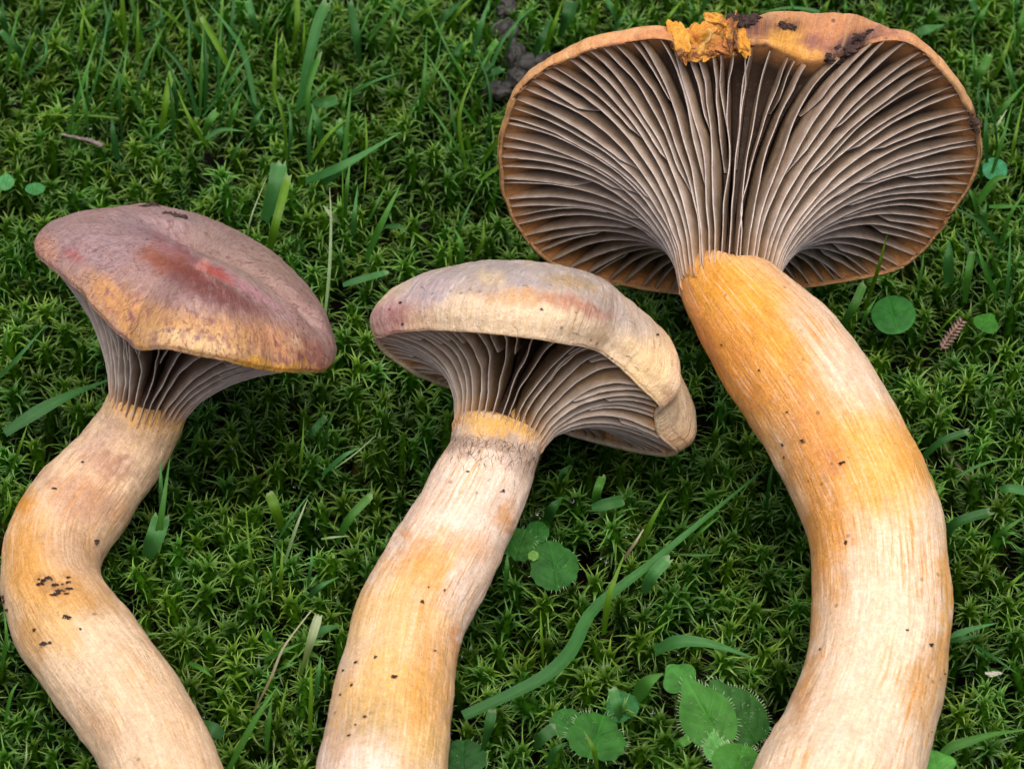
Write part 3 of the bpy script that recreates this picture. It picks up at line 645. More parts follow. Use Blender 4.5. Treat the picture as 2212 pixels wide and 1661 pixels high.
TOPL = ('behind the brown cap', 'behind the brown cap')
TOPM = ('between brown and widest caps', 'between brown and widest caps')
MIDC = ('between brown and cream caps', 'between brown and cream caps')
MIDD = ('between crooked and cream stems', 'between crooked and cream stems')
MIDE = ('between cream and orange stems', 'between cream and orange stems')
RGT = ('beside the widest cap', 'beside the widest cap')
RGTJ = ('outside the orange stem', 'outside the orange stem')
TOPG = ('behind the widest cap', 'behind the widest cap')
LOWI = ('between crooked and cream stem ends', 'between crooked and cream stem ends')
LFT = ('outside the crooked stem', 'outside the crooked stem')
DATA = [
 (TOPL, 'A', [([(60,660),(110,350),(190,0)],55,'g'), ([(230,540),(120,400),(0,280)],70,'d'), ([(250,530),(285,370),(310,290)],50,'y'), ([(340,540),(450,310),(590,20)],40,'g'), ([(735,500),(735,250),(775,0)],45,'y'),
   ([(640,420),(680,180),(690,0)],30,'g'), ([(770,390),(900,320),(1070,215)],45,'d'), ([(890,1030),(1010,780),(1140,400)],45,'g'), ([(800,1250),(770,1000),(690,580)],60,'g'), ([(800,1000),(780,800),(800,560)],35,'g'),
   ([(1240,550),(1245,250),(1240,0)],55,'y'), ([(1440,540),(1420,380),(1400,250)],55,'g'), ([(1280,300),(1400,220),(1530,100)],50,'b'), ([(1470,330),(1580,180),(1720,0)],25,'y'), ([(1720,740),(1705,400),(1700,60)],35,'b'),
   ([(1800,1040),(1815,600),(1835,160)],38,'g'), ([(1840,1000),(1850,600),(1840,300)],70,'d'), ([(1890,960),(2000,720),(2200,220)],50,'g'), ([(1960,760),(1980,400),(2000,0)],40,'b'), ([(2300,950),(2190,480),(2050,250),(1850,0)],75,'b'),
   ([(1100,1070),(800,1040),(130,1030)],30,'y'), ([(1060,1440),(1020,1200),(1005,1040)],80,'d'), ([(1830,1250),(1880,1100),(1960,1000)],80,'g'), ([(1850,1250),(2000,1170),(2212,1185)],60,'b'), ([(2060,1170),(2110,1000),(2170,840)],80,'g'),
   ([(1320,1300),(1440,1210),(1545,1120)],45,'b'), ([(2080,1450),(2140,1330),(2212,1240)],40,'b'), ([(1990,900),(2080,750),(2200,560)],40,'g'), ([(60,300),(30,150),(20,0)],90,'d'), ([(300,150),(310,60),(320,-60)],40,'y'), ([(380,240),(380,100),(375,-40)],50,'d'),
   ([(1000,330),(1000,150),(985,0)],40,'g'), ([(1900,560),(1800,200),(1740,-40)],30,'y'), ([(1500,420),(1460,200),(1440,0)],60,'d'), ([(1370,330),(1365,150),(1360,-20)],30,'g')]),
 (TOPM, 'B', [([(110,310),(60,150),(20,0)],80,'b'), ([(130,330),(190,130),(240,0)],40,'g'), ([(150,440),(250,240),(390,0)],40,'g'), ([(370,260),(410,120),(460,0)],45,'g'), ([(520,560),(525,350),(530,120)],35,'y'),
   ([(470,1020),(560,600),(640,250),(740,0)],110,'b'), ([(680,500),(720,300),(790,0)],70,'d'), ([(1030,600),(990,330),(930,0)],100,'d'), ([(930,510),(1040,290),(1160,0)],45,'g'), ([(260,960),(260,600),(285,270)],50,'y'),
   ([(420,700),(380,480),(320,270)],25,'y'), ([(0,1230),(80,1090),(170,960)],90,'b'), ([(420,1020),(620,850),(800,640)],50,'g'), ([(880,1600),(910,1150),(950,800)],60,'g'), ([(940,850),(1150,740),(1390,655)],50,'b'),
   ([(850,1080),(880,950),(920,770)],55,'g'), ([(690,1300),(650,1120),(590,930)],100,'b'), ([(600,930),(720,930),(830,900)],100,'b'), ([(1570,1010),(1610,700),(1630,270)],60,'g'), ([(1260,450),(1350,250),(1450,0)],45,'g'),
   ([(1480,200),(1370,80),(1250,0)],60,'b'), ([(1500,200),(1630,90),(1780,0)],50,'y'), ([(1700,260),(1800,150),(1960,0)],150,'d'), ([(2030,520),(2110,250),(2190,0)],80,'b'), ([(2060,740),(2130,600),(2212,440)],60,'g'),
   ([(1840,600),(1880,500),(1960,360)],120,'d'), ([(1075,1650),(1090,1300),(1075,1010)],35,'y'), ([(540,1640),(900,1480),(1400,1190)],120,'b'), ([(700,1650),(900,1500),(1080,1400)],100,'b'), ([(770,1350),(760,1200),(755,1090)],45,'g'),
   ([(850,1370),(845,1220),(840,1080)],70,'b'), ([(500,1210),(700,1060),(800,990)],40,'g'), ([(940,1290),(1010,1170),(1090,1070)],40,'g'), ([(2070,740),(2140,640),(2212,570)],70,'d'), ([(1590,300),(1540,360),(1490,480)],22,'y')]),
 (MIDC, 'C', [([(610,580),(720,250),(750,-20)],190,'b'), ([(650,920),(720,600),(850,100)],90,'y'), ([(430,840),(470,550),(640,110)],30,'p'), ([(1360,600),(1280,520),(1200,420)],80,'p'), ([(1400,600),(1400,300),(1395,0)],25,'y'),
   ([(1600,480),(1620,250),(1640,0)],30,'y'), ([(1500,740),(1520,500),(1550,230)],70,'b'), ([(1640,620),(1740,420),(1850,190)],40,'g'), ([(1640,980),(1800,600),(1990,200)],110,'g'), ([(1830,640),(1960,640),(2076,720)],60,'b'),
   ([(1400,1230),(1600,1170),(1860,1100)],80,'b'), ([(1040,1640),(1110,1580),(1190,1510)],50,'p'), ([(850,890),(855,800),(870,720)],50,'g'), ([(1420,1130),(1370,930),(1310,800)],25,'b')]),
 (MIDD, 'D', [([(100,1330),(170,900),(240,430)],70,'g'), ([(160,950),(160,700),(150,440)],60,'b'), ([(1250,1080),(1190,900),(1130,750)],90,'y'), ([(1180,1230),(1330,980),(1510,740)],40,'b'), ([(1270,1380),(1380,1050),(1480,800)],35,'p'),
   ([(1740,1200),(1860,970),(2060,760)],70,'g'), ([(1400,600),(1430,350),(1445,70)],35,'y'), ([(1610,590),(1800,420),(1950,340)],60,'b'), ([(1580,310),(1600,150),(1620,0)],40,'g'), ([(1620,280),(1680,120),(1730,0)],45,'g'),
   ([(1460,270),(1530,190),(1650,60)],70,'b'), ([(1020,1580),(960,1280),(920,850)],35,'y'), ([(1230,1661),(1240,1450),(1250,1190)],45,'y'), ([(1170,1600),(1180,1400),(1185,1230)],40,'g'), ([(1480,1600),(1510,1400),(1515,1220)],35,'b'),
   ([(1560,1640),(1660,1560),(1760,1500)],50,'g'), ([(1600,1165),(1700,1150),(1860,1135)],30,'p'), ([(1790,730),(1900,725),(2080,710)],30,'g'), ([(30,1320),(110,1150),(170,950)],160,'b'), ([(430,370),(490,220),(545,110)],40,'g'), ([(270,400),(310,300),(355,210)],50,'y')]),
 (MIDE, 'E', [([(690,960),(720,760),(800,540)],45,'y'), ([(885,500),(950,360),(1030,215)],35,'y'), ([(640,290),(660,210),(690,130)],45,'g'), ([(630,300),(720,275),(800,255)],60,'b'), ([(900,740),(950,650),(1030,560)],60,'b'),
   ([(860,1060),(950,950),(1060,870)],18,'y'), ([(380,1130),(370,980),(362,830)],28,'y'), ([(1080,540),(1200,545),(1310,540)],16,'g'), ([(1120,500),(1200,420),(1300,340)],25,'g'), ([(400,370),(430,300),(480,240)],80,'d'),
   ([(865,1290),(920,1210),(1000,1160)],90,'g'), ([(170,740),(185,620),(190,530)],40,'g'), ([(660,1661),(640,1560),(590,1460)],35,'y'), ([(1060,1560),(1090,1530),(1140,1500)],45,'g'), ([(460,180),(480,120),(520,75)],60,'d'),
   ([(690,500),(710,460),(740,410)],30,'g'), ([(780,1400),(760,1330),(740,1240)],50,'b'), ([(330,1560),(370,1500),(440,1440)],60,'d'), ([(60,1560),(90,1450),(110,1350)],50,'d'), ([(400,1640),(440,1560),(500,1520)],40,'d'), ([(1540,300),(1560,150),(1590,0)],22,'d')]),
 (RGT, 'F', [([(985,510),(985,300),(990,130)],130,'b'), ([(1130,700),(1160,450),(1200,230)],75,'g'), ([(1090,640),(1110,450),(1130,240)],20,'g'), ([(700,600),(740,400),(760,240)],35,'g'), ([(0,940),(120,740),(220,520)],80,'g'),
   ([(190,920),(250,780),(330,660)],50,'g'), ([(880,980),(990,850),(1100,745)],25,'y'), ([(1480,1240),(1580,1150),(1700,1060)],40,'y'), ([(1580,780),(1620,670),(1680,560)],40,'y'), ([(1400,190),(1500,100),(1580,10)],60,'g'), ([(1280,200),(1300,100),(1320,0)],60,'d')]),
 (RGT, 'G', [([(1440,240),(1530,210),(1640,180)],100,'b'), ([(1830,640),(1900,520),(1970,390)],70,'g'), ([(1840,230),(1900,120),(1980,0)],60,'g'), ([(1850,650),(1850,450),(1840,200)],25,'g'), ([(2000,560),(2070,400),(2140,200)],50,'y'),
   ([(2140,460),(2145,250),(2130,0)],25,'g'), ([(1940,870),(1945,760),(1955,640)],50,'b'), ([(1950,1000),(2020,900),(2090,790)],35,'p'), ([(1980,1250),(2060,1000),(2130,740)],40,'g'), ([(2110,1190),(2150,980),(2212,700)],40,'y'),
   ([(1880,1470),(2000,1300),(2130,1270)],70,'g'), ([(1960,1490),(2100,1490),(2260,1485)],45,'g'), ([(1940,1640),(1930,1540),(1945,1460)],60,'b'), ([(1960,880),(2080,760),(2240,580)],70,'g'), ([(2150,330),(2190,180),(2250,0)],60,'g')]),
 (TOPG, 'G', [([(730,150),(780,60),(810,0)],60,'y'), ([(860,140),(700,80),(500,60),(300,100)],40,'b'), ([(940,140),(930,70),(925,0)],50,'g'), ([(1170,160),(1180,80),(1190,0)],40,'g'), ([(560,130),(545,60),(530,0)],25,'b'), ([(300,90),(330,40),(360,0)],25,'g')]),
 (TOPG, 'H', [([(170,440),(240,260),(330,40)],40,'b'), ([(410,450),(470,320),(550,150)],110,'d'), ([(500,400),(570,200),(640,0)],60,'y'), ([(620,300),(680,150),(720,0)],130,'d'), ([(1030,290),(1100,180),(1180,80)],50,'b'),
   ([(1290,250),(1330,130),(1390,0)],50,'y'), ([(1420,240),(1500,130),(1610,0)],55,'y'), ([(1700,180),(1680,80),(1660,0)],40,'b'), ([(0,520),(50,420),(110,330)],60,'g'), ([(10,200),(30,100),(60,0)],50,'g'), ([(280,230),(360,110),(440,0)],40,'g'), ([(0,620),(60,600),(160,560)],80,'d')]),
 (LOWI, 'I', [([(380,1661),(600,1250),(810,930)],70,'g'), ([(980,870),(1060,600),(1140,340)],80,'p'), ([(1070,1450),(1080,1050),(1075,740)],50,'y'), ([(1120,1050),(1140,850),(1160,690)],50,'b'), ([(700,1500),(720,1250),(740,1080)],55,'g'),
   ([(780,1330),(830,1150),(880,900)],45,'y'), ([(1120,520),(1220,470),(1340,440)],90,'b'), ([(680,740),(830,660),(1010,580)],45,'g'), ([(330,1380),(230,1320),(110,1300)],110,'d'), ([(340,940),(450,870),(540,830)],50,'y'),
   ([(510,1060),(440,930),(340,830)],18,'y'), ([(1210,960),(1200,900),(1190,850)],30,'g'), ([(760,830),(860,790),(970,745)],40,'g'), ([(1060,200),(1150,110),(1310,30)],60,'b'), ([(40,760),(150,810),(240,880)],50,'g')]),
 (RGTJ, 'J', [([(170,250),(280,150),(410,100)],35,'d'), ([(145,210),(170,160),(200,115)],20,'g'), ([(410,250),(400,190),(400,130)],32,'g'), ([(420,240),(460,180),(510,140)],26,'g'), ([(350,310),(450,260),(560,230),(700,232)],16,'g'),
   ([(220,440),(260,390),(305,330)],30,'g'), ([(280,600),(360,520),(520,470)],46,'d'), ([(500,610),(580,550),(690,480)],30,'g'), ([(550,375),(600,365),(690,380)],40,'b'), ([(310,1060),(400,1020),(540,985)],36,'b'),
   ([(320,1070),(390,1055),(470,1040)],28,'d'), ([(440,1090),(530,1150),(640,1225)],20,'d'), ([(520,1340),(545,1310),(560,1270)],25,'g'), ([(570,840),(610,800),(690,730)],26,'y'), ([(600,910),(650,880),(690,850)],18,'y')]),
 (LFT, 'L', [([(0,815),(50,760),(103,698)],11,'b'), ([(4,790),(10,745),(16,700)],14,'g'), ([(4,1440),(14,1380),(8,1310)],10,'g'), ([(10,1560),(24,1500),(42,1470)],9,'g'), ([(28,1010),(45,960),(60,915)],9,'y'), ([(4,1130),(22,1090),(16,1050)],8,'y'), ([(50,1661),(56,1640),(58,1600)],6,'p')]),
]
for (lab, grp), tile, blades in DATA:
    for pts, wd, kd in blades: blade(tile, pts, wd, kd, lab, grp, look=True)
rg = random.Random(41)
for lab, n, x0, x1, ya, yb, l0, l1 in ((TOPL, 30, 0, 530, 60, 330, 110, 250), (TOPM, 22, 540, 1060, 60, 400, 110, 250), (RGT, 18, 2100, 2230, 120, 680, 80, 190), (TOPG, 10, 1150, 2200, 20, 60, 50, 90), (MIDC, 6, 720, 1050, 380, 620, 60, 120)):
    for k in range(n):                                 # the thinner blades in between
        x, y = rg.uniform(x0, x1), rg.uniform(ya, yb); l = rg.uniform(l0, l1); a = rg.gauss(0, .38); c = rg.gauss(0, .25)
        blade('L', [(x, y), (x + math.sin(a) * l * .5, y - math.cos(a) * l * .5), (x + math.sin(a) * l * .5 + math.sin(a + c) * l * .5, y - math.cos(a) * l * .5 - math.cos(a + c) * l * .5)], rg.uniform(7, 17), rg.choice('ggyyddb'), *lab, look=True)
# blades that stand out by themselves
blade('E', [(-40,1385),(350,1200),(520,1050),(640,830),(900,620),(1250,330),(1545,85)], 84, 'b', 'longest grass blade, curving from the cream stem up towards the orange stem', None, blunt=False, hs=[55, 88, 96, 100, 108, 116, 105])
blade('E', [(960,1050),(1080,1000),(1250,1010),(1490,1085)], 80, 'b', 'arched bluish grass blade lying over the moss above the hairy leaves', None, blunt=False, hs=[50, 92, 96, 66])
blade('L', [(10,935),(90,885),(160,850),(250,815)], 34, 'b', 'broad bluish grass blade running under the gills of the brown cap', None, blunt=False, hs=[45, 75, 85, 70])
blade('C', [(1200,1700),(1260,1150),(1280,600),(1265,240)], 52, 'p', 'tall grass blade with bleached silvery tip beside the brown cap', None, blunt=False, hs=[-20, 60, 150, 215])
blade('F', [(230,760),(340,420),(440,40)], 50, 'y', 'bright yellow green grass blade rising in front of the widest cap gills', None, blunt=False, hs=[20, 190, 300])
blade('J', [(250,1625),(330,1560),(420,1530),(520,1500),(700,1475)], 50, 'g', 'broad green grass blade lying beside the base of the orange stem', None, blunt=False, hs=[45, 72, 84, 84, 78])
blade('I', [(590,1180),(740,880),(850,620),(1080,310)], 22, 'n', 'dead straw coloured grass stalk with silvery tip beside the cream stem', None, blunt=False, hs=[-10, 70, 120, 170], name='dead_grass_stalk', tip=.35)
blade('E', [(770,600),(850,490),(900,410)], 14, 'n', 'thin dead brown stalk end among moss beside the longest grass blade', None, blunt=False, name='dead_grass_stalk', tip=.4)
blade('D', [(1720,530),(1900,400),(2090,235)], 12, 'p', 'white hair thin dry grass thread lying across moss by the cream stem', None, blunt=False, hs=[35, 55, 60], name='dry_grass_thread', tip=.4)

# ------------------------------------------------------------------ broad leaves
def leaf(name, cx, cy, rx, ry, rot, h, c0, c1, outline, label=None, cat=None, group=None, parent=None, hairs=0, tilt=(0, 0), dome=.18, seed=1):
    """a leaf blade: a domed sheet with raised veins, pointing along rot in the ground plane"""
    o0 = P(cx, cy, h + 14); r = random.Random(seed); nr, nt = 14, 72; V, C, fv = [], [], []
    ca, sa = math.cos(math.radians(rot)), math.sin(math.radians(rot))
    nrm = unit(np.array([tilt[0], tilt[1], 1.0]) + AZ * .9); ux = unit(AX - nrm * (AX @ nrm)); uy = np.cross(nrm, ux)
    edge = []
    for i in range(nr + 1):
        for j in range(nt):
            th = 2 * math.pi * j / nt; f = i / nr; R = outline(th); x, y = math.cos(th) * R * f, math.sin(th) * R * f
            mid = math.exp(-(x / .06) ** 2); vein = max(0, math.cos((y * 1.0 + abs(x) * -.8) * 16)) ** 8 * min(1, abs(x) * 6) * (1 - f ** 4)
            z = dome * (1 - f * f) - .07 * mid - .06 * vein + .05 * fbm((x + seed, y, 2), 1.7) + .03 * f * math.sin(th * 5 + seed)
            X, Y = x * rx, y * ry; X, Y = X * ca - Y * sa, X * sa + Y * ca
            p = o0 + (ux * X + uy * Y + nrm * z * min(rx, ry)) * K; V.append(p)
            m = lin(c0) * (1 - f * .5) + lin(c1) * f * .5; m = m * (1 + .3 * mid + .32 * vein + .3 * fbm((x * 2, y * 2, seed), 1.2)); C.append(m); fv.append((x, y, 0))
            if i == nr: edge.append((p, unit(p - o0)))
    F = [(i * nt + j, (i + 1) * nt + j, (i + 1) * nt + (j + 1) % nt, i * nt + (j + 1) % nt) for i in range(nr) for j in range(nt)]
    o = mesh_obj(name, V, F, M_LEAF, parent, origin=o0, colors=np.clip(C, 0, 1), vecs=fv)
    if label: tag(o, label, cat, group)
    if hairs:
        HV, HF, HC = [], [], []
        for k in range(hairs):
            if k % 3 < 2: p, d = edge[r.randrange(len(edge))]; p = np.array(p)
            else: p = np.array(V[r.randrange(nt * 3, len(V) - nt)]); d = unit(nrm + ux * r.uniform(-.6, .6) + uy * r.uniform(-.6, .6))
            d = unit(d + nrm * r.uniform(-.1, .5) + ux * r.uniform(-.25, .25)); s2 = unit(np.cross(d, AZ)); ln = r.uniform(6, 12); b0 = len(HV)
            for q, wd in ((0, .4), (.6, .28)): HV += [p + d * ln * q * K - s2 * wd * K, p + d * ln * q * K + s2 * wd * K]
            HV.append(p + (d * ln + nrm * -2) * K); HF += [(b0, b0 + 1, b0 + 3, b0 + 2), (b0 + 2, b0 + 3, b0 + 4)]; HC += [lin('#b9d2a4')] * 5
        ho = mesh_obj('leaf_hairs', HV, HF, M_LEAF, o, colors=np.array(HC), vecs=[(0, 0, 0)] * len(HV)); ho['kind'] = 'stuff'
    return o
def toothed(n, d, lobes=0.0, nl=3):
    return lambda th: 1 - d * (abs(((th * n / (2 * math.pi)) % 1) - .5) * 2) ** 1.5 - lobes * abs(math.sin(th * nl / 2 + .4)) ** 6
def pointed(th):
    a = abs(((th - math.pi / 2 + math.pi) % (2 * math.pi)) - math.pi)
    return (1 + .42 * math.exp(-(a / .32) ** 2)) * (1 - .16 * math.exp(-((a - math.pi) / .3) ** 2)) * (1 - .02 * math.sin(th * 22) ** 2)
def petiole(root, a, b, ha, hb, rad=4, col='#5a8a3c'):
    q = catmull(np.array([P(*a, ha), P((a[0] + b[0]) / 2 + 6, (a[1] + b[1]) / 2, (ha + hb) / 2 + 8), P(*b, hb)]), 8); V = []
    for p in q:
        for j in range(6): V.append(p + (AX * math.cos(j * 1.0472) + AY * math.sin(j * 1.0472)) * rad * K)
    F = [(i * 6 + j, i * 6 + (j + 1) % 6, i * 6 + 6 + (j + 1) % 6, i * 6 + 6 + j) for i in range(7) for j in range(6)]
    return mesh_obj('leaf_stalk', V, F, M_LEAF, root, colors=np.tile(lin(col), (len(V), 1)), vecs=[(0, 0, 0)] * len(V))
hp = empty('hairy_plant', P(1560, 1640, -40)); tag(hp, 'small plant with pale hairy oval leaves beside the orange stem base', 'plant')
leaf('leaf', 1598, 1552, 56, 68, 38, 35, '#2f5c26', '#3a6a2e', pointed, parent=hp, hairs=170, tilt=(.45, -.2), seed=5)
leaf('leaf', 1530, 1552, 54, 68, 28, 62, '#417a2c', '#4c883a', pointed, parent=hp, hairs=160, tilt=(-.1, -.1), seed=3)
leaf('leaf', 1594, 1652, 52, 44, -20, 60, '#3c7626', '#488432', toothed(20, .02), parent=hp, hairs=120, tilt=(.1, 0), seed=8)
leaf('leaf', 1546, 1618, 24, 26, 10, 66, '#549044', '#6aa45a', pointed, parent=hp, hairs=70, seed=11)
petiole(hp, (1560, 1640), (1536, 1610), -40, 55); petiole(hp, (1562, 1641), (1590, 1650), -40, 50); petiole(hp, (1700, 1592), (1620, 1558), 10, 30, 3, '#5c8a6a')
lp = empty('lobed_plant', P(1290, 1600, -40)); tag(lp, 'low plant with rounded scalloped leaf below the longest grass blade', 'plant')
leaf('leaf', 1288, 1592, 62, 50, -20, 45, '#2f6822', '#3c742c', toothed(15, .07, .12, 3), parent=lp, hairs=60, tilt=(.15, -.1), seed=21)
leaf('leaf', 1222, 1560, 34, 30, 20, 30, '#2f6526', '#3f7432', toothed(11, .07), parent=lp, hairs=24, seed=23)
petiole(lp, (1290, 1650), (1285, 1610), -40, 40)
ip = empty('lobed_plant', P(1180, 1240, -40)); tag(ip, 'low plant with dark scalloped leaves tucked beside the cream stem', 'plant')
leaf('leaf', 1196, 1222, 54, 56, 10, 40, '#2c6224', '#3a7030', toothed(14, .07, .1, 3), parent=ip, hairs=30, tilt=(.2, -.1), seed=31)
leaf('leaf', 1124, 1176, 36, 38, -20, 40, '#346c26', '#427a32', toothed(10, .07, .1, 2), parent=ip, hairs=20, tilt=(-.1, -.2), seed=33)
leaf('leaf', 1160, 1150, 26, 26, 0, 30, '#2f6a28', '#3c7834', toothed(10, .06), parent=ip, seed=35)
leaf('leaf', 1152, 1200, 12, 12, 0, 60, '#6f9c48', '#7faa58', toothed(6, .12), parent=ip, seed=36)
petiole(ip, (1180, 1250), (1190, 1232), -40, 35); petiole(ip, (1170, 1250), (1130, 1190), -40, 34)
leaf('round_leaf', 1930, 680, 50, 47, 15, 40, '#2f7028', '#40843c', lambda th: 1 - .06 * math.exp(-((th - 1.0) / .08) ** 2), 'glossy round green leaf lying on the moss between widest cap and conifer sprig', 'leaf', tilt=(-.1, -.15), dome=.10, seed=41)
leaf('round_leaf', 2149, 366, 30, 32, 0, 25, '#3f8a5c', '#4f9a6c', lambda th: 1.0, 'bluish round leaf behind grass at the edge of the widest cap', 'leaf', seed=43)
leaf('round_leaf', 12, 394, 20, 22, 0, 25, '#4a8a50', '#5a9a60', lambda th: 1.0, 'small round leaf in the moss farthest out from the brown cap tip', 'leaf', seed=44)
leaf('round_leaf', 76, 408, 24, 16, 0, 20, '#3a7a40', '#4a8a50', lambda th: 1.0, 'small round leaf in the moss just behind the brown cap tip', 'leaf', seed=45)
leaf('scalloped_leaf', 1000, 1638, 48, 40, 0, 30, '#244f20', '#30602a', toothed(12, .07), 'dark scalloped leaf against the lower end of the cream stem', 'leaf', seed=46, hairs=24)
leaf('green_leaf', 2020, 1652, 42, 22, 10, 40, '#4a8a34', '#5a9a44', pointed, 'pointed green leaf at the base of the orange stem', 'leaf', seed=47)
leaf('green_leaf', 1345, 1528, 34, 30, 30, 25, '#2f6a34', '#3c7a44', pointed, 'dark bluish leaf in the moss just above the scalloped leaf', 'leaf', seed=48)
leaf('green_leaf', 1468, 1465, 38, 26, 40, 25, '#3f7a30', '#4a8a3c', pointed, 'torn green leaf in the moss just above the hairy leaves', 'leaf', seed=49)
leaf('green_leaf', 2130, 700, 30, 22, -30, 15, '#34701e', '#3f7c28', pointed, 'dark green leaf half sunk in moss beside the conifer sprig', 'leaf', seed=50)

# ------------------------------------------------------------------ litter: sprig, twigs, soil, crumbs, dew
def tube(name, path, radii, mat, parent=None, nseg=7, col=None, wob=0.0):
    q = catmull(np.array([list(p) + [r * K] for p, r in zip(path, radii)]), 16); T = np.gradient(q[:, :3], axis=0); V = []
    a = np.cross(unit(T[0]), [0.3, .2, .9])
    for i in range(16):
        t = unit(T[i]); a = unit(a - t * (a @ t)); b = np.cross(t, a)
        for j in range(nseg):
            th = 2 * math.pi * j / nseg; rr = q[i, 3] * (1 + wob * nz((i * .7, j * 1.3, 5), 1.0)); V.append(q[i, :3] + (a * math.cos(th) + b * math.sin(th)) * rr)
    F = [(i * nseg + j, i * nseg + (j + 1) % nseg, (i + 1) * nseg + (j + 1) % nseg, (i + 1) * nseg + j) for i in range(15) for j in range(nseg)]
    F += [tuple(range(nseg)), tuple(15 * nseg + j for j in range(nseg))]
    return mesh_obj(name, V, F, mat, parent, origin=path[0])
M_SPRIG = earthy_mat('dry_sprig', '#6a4e44', '#a88878', scale=900)
sp = empty('conifer_sprig', P(2030, 752, 30)); tag(sp, 'dry brown feathery conifer sprig lying on the moss beside the round leaf', 'sprig')
A_, B_ = np.array([2032, 756.0]), np.array([2078, 694.0])
tube('twig', [P(*A_, 40), P(*(A_ * .5 + B_ * .5 + [-3, -2]), 50), P(*B_, 42)], [2.2, 2.2, 1.4], M_SPRIG, sp, 6)
for k in range(9):
    f = .08 + .88 * k / 8; c = A_ * (1 - f) + B_ * f; d = unit(B_ - A_); n_ = np.array([-d[1], d[0]])
    for s_g in (-1, 1):
        e_ = c + (d * 9 + n_ * s_g * 13) * (1.0 - .3 * abs(f - .4)); tube('needle', [P(*c, 45), P(*((c + e_) / 2), 47), P(*e_, 42)], [2.0, 3.6, 1.0], M_SPRIG, sp, 5)
tube('twig', [P(132, 290, 30), P(165, 298, 38), P(195, 304, 40), P(222, 316, 34)], [2.5, 4, 5, 6.5], M_TWIG, wob=.5)
tag(bpy.context.scene.objects['twig.001'], 'short grey dead twig lying in the moss behind the brown cap', 'twig')
t_ = tube('grass_straw', [P(672, 716, 120), P(690, 718, 125), P(712, 722, 120)], [1.2, 1.2, .8], M_TWIG); tag(t_, 'thin dark straw sticking out at the pointed tip of the brown cap', 'straw')
def lump(name, c, r3, mat, label=None, cat=None, group=None, parent=None, seed=0, amp=.35, sub=3, col=None, freq=1.6, rough=.35, rot=0):
    bm = bmesh.new(); bmesh.ops.create_icosphere(bm, subdivisions=sub, radius=1.0); V = []
    for v in bm.verts:
        p = np.array(v.co); k = 1 + amp * fbm(p + seed * 5.3, freq) + amp * rough * nz(p + seed, freq * 4); x_, y_ = p[0] * r3[0], p[1] * r3[1]; cr_, sr_ = math.cos(math.radians(rot)), math.sin(math.radians(rot)); V.append(np.asarray(c) + (AX * (x_ * cr_ - y_ * sr_) + AY * (x_ * sr_ + y_ * cr_) + AZ * p[2] * r3[2] + AZ * 6 * nz(p + seed * 2, 1.4)) * k * K)
    F = [tuple(x.index for x in f.verts) for f in bm.faces]; bm.free()
    o = mesh_obj(name, V, F, mat, parent, origin=c, colors=(paint(*col[:1], np.array(V), col[1]) if col else None), vecs=[(v * 3) for v in (np.array(V) / K / 60)])
    if label: tag(o, label, cat, group)
    return o
CL = ('dark grey lump of soil in the grass beside the widest cap rim', 'soil clod', 'soil lumps beside the widest cap')
for k, (x, y, a, b) in enumerate([(1098, 22, 26, 26), (1090, 70, 34, 34), (1112, 120, 26, 40), (1150, 142, 44, 30), (1118, 170, 28, 26), (1076, 196, 34, 22), (1185, 128, 26, 16)]):
    lump('soil_clod', P(x, y, 8), (a, b, 22), M_CLOD, *CL, seed=k, amp=.4, sub=4)
# torn orange flesh on the broken rim, part of the widest cap
for k, (x, y, a, b, rot, d) in enumerate([(1466, 84, 18, 40, 12, 9), (1490, 118, 34, 16, -14, 9), (1508, 84, 26, 34, -30, 11), (1540, 62, 34, 20, 24, 11), (1556, 100, 42, 20, -16, 12), (1582, 72, 18, 40, -8, 12), (1530, 116, 22, 12, 20, 8), (1548, 44, 22, 12, -20, 9), (1604, 92, 14, 24, 14, 8)]):
    hit = surf(x, y); c = hit[0] if hit else P(x, y, 900)
    lump('torn_flesh', c, (a, b, d), M_FLESH, parent=co3, seed=k + 23, amp=.62, sub=5, freq=1.15, rough=.16, rot=rot, col=('#e3a23c', [(1560, 100, 34, 20, 0, '#cf8050', .85), (1545, 66, 20, 16, 20, '#dd9a4c', .8), (1490, 125, 34, 9, -10, '#8c4c3a', .9), (1590, 80, 14, 44, 0, '#432530', .95), (1575, 50, 18, 14, 0, '#9c5a3c', .8), (1530, 90, 9, 26, 20, '#f6d07c', .9), (1500, 84, 7, 30, -25, '#b8652c', .9), (1465, 112, 10, 12, 0, '#3c2430', .95), (1550, 120, 40, 6, 0, '#6a3a34', .9), (1520, 108, 12, 8, 0, '#f0c060', .8), (1475, 70, 8, 16, 0, '#f2bc50', .8)]))
CR = {1: 'dark soil crumb stuck on the crooked stem', 2: 'dark soil crumb stuck on the cream stem', 3: 'dark soil crumb stuck on the orange stem', 4: 'black crumb of dirt on the torn rim of the widest cap', 5: 'crumb of dirt on the top edge of the brown cap', 6: 'tiny dark crumb on the pale rolled cap'}
GR = {1: 'crumbs on the crooked stem', 2: 'crumbs on the cream stem', 3: 'crumbs on the orange stem', 4: 'dirt on the torn rim', 5: 'dirt on the brown cap', 6: 'crumbs on the cream cap'}
rc = random.Random(9); crumbs = []
for x, y in [(95, 1255), (88, 1262), (112, 1252), (120, 1265), (135, 1262), (148, 1258), (150, 1272), (143, 1282), (128, 1278), (104, 1249), (84, 1252), (147, 1248), (122, 1284), (150, 1335), (142, 1333), (75, 1360), (178, 998), (118, 1055), (206, 1170), (97, 1390), (108, 1388), (10, 1300), (16, 1318), (8, 1290), (174, 1358)]: crumbs.append((1, x, y, rc.uniform(3, 6.5)))
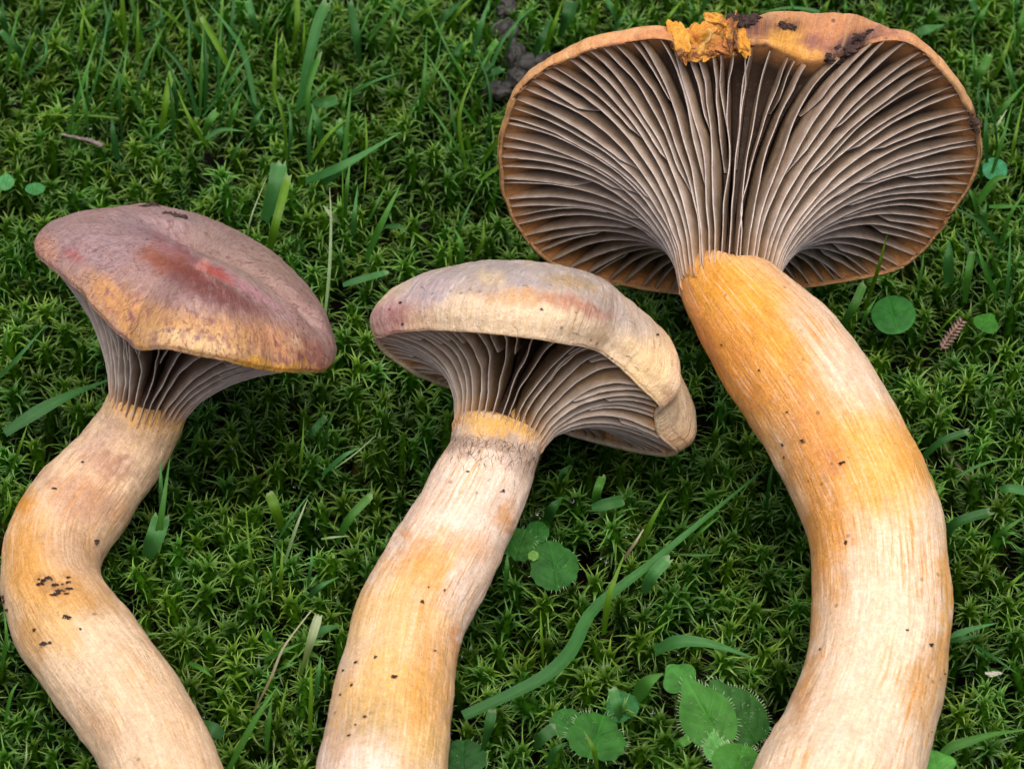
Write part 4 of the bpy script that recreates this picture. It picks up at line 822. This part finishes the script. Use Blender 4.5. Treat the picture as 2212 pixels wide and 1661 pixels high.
for x, y in [(742, 1448), (760, 1480), (852, 1462), (789, 1548), (768, 1565), (755, 1588), (1010, 1018), (926, 1268), (912, 1300), (960, 1275), (770, 1430), (812, 1420), (939, 1405), (736, 1500), (1085, 1060)]: crumbs.append((2, x, y, rc.uniform(2, 5)))
for x, y in [(1700, 890), (1735, 952), (1820, 1000), (1694, 988), (1690, 960), (1640, 800), (2010, 1392), (1828, 1172), (1772, 1402), (2012, 1580), (2040, 1455), (1730, 1400), (1560, 745), (1960, 1360)]: crumbs.append((3, x, y, rc.uniform(2, 5)))
for x, y in [(1590, 42), (1610, 48), (1600, 34), (1625, 45), (1700, 58), (1715, 62), (1690, 54), (1812, 104), (1830, 118), (1842, 108), (1850, 92), (1866, 80), (1802, 128), (1795, 118), (1880, 70), (1838, 126), (2106, 262), (2112, 282), (2100, 275), (2115, 268)]: crumbs.append((4, x, y, rc.uniform(10, 19) if y < 50 else rc.uniform(6, 13)))
for x, y in [(318, 443), (330, 440), (362, 458), (380, 464), (395, 468)]: crumbs.append((5, x, y + 4, rc.uniform(8, 13)))
for x, y in [(1418, 722), (865, 655), (842, 668), (1320, 775), (1170, 668), (870, 700)]: crumbs.append((6, x, y, rc.uniform(2.5, 4.5)))
CR[7] = 'black crumb of dirt on the widest cap edge facing the round bluish leaf'; GR[7] = 'dirt on the outer cap edge'
for k, (g, x, y, r) in enumerate(crumbs):
    if g == 4 and x > 2050: g = 7
    hit = surf(x, y)
    if hit: lump('dirt_crumb', hit[0] + hit[1] * r * .1 * K, (r * rc.uniform(.6, 1.7), r * rc.uniform(.5, .9), r * .35), M_CRUMB, CR[g], 'dirt crumb', GR[g], seed=k, amp=.9, sub=3)
bm = bmesh.new(); bmesh.ops.create_icosphere(bm, subdivisions=3, radius=1.0); dme = bpy.data.meshes.new('dew_drop'); bm.to_mesh(dme); bm.free(); dme.materials.append(M_DROP)
dme.polygons.foreach_set('use_smooth', [True] * len(dme.polygons))
rd = random.Random(21)
big = [(1165, 1105, 9), (1240, 1082, 8), (1150, 1128, 6), (32, 221, 5), (22, 212, 4), (195, 276, 5), (280, 219, 4), (1410, 1536, 5), (1310, 1212, 5), (527, 1220, 4), (503, 968, 5)]
spots = big + [(rd.uniform(300, 1000), rd.uniform(900, 1600), rd.uniform(2, 3.6)) for _ in range(34)] + [(rd.uniform(1050, 1750), rd.uniform(1000, 1640), rd.uniform(2, 3.6)) for _ in range(40)] + [(rd.uniform(0, 1050), rd.uniform(60, 450), rd.uniform(2, 3)) for _ in range(26)]
for x, y, r in spots:
    o = bpy.data.objects.new('dew_drop', dme); COL.objects.link(o); o.location = P(x, y, rd.uniform(-8, 26)); o.scale = (r * K,) * 3
    tag(o, 'tiny clear dew drop caught on the moss', 'dew drop', 'dew drops on the moss')
lump('petal', P(2146, 1455, 35), (15, 5, 3), earthy_mat('white_petal', '#a8a890', '#c8c8b4', scale=400), 'small crumpled white petal lying in moss beside the orange stem', 'petal', seed=3, amp=.7, sub=3)
for o in COL.objects:
    if '_o' in o: del o['_o']
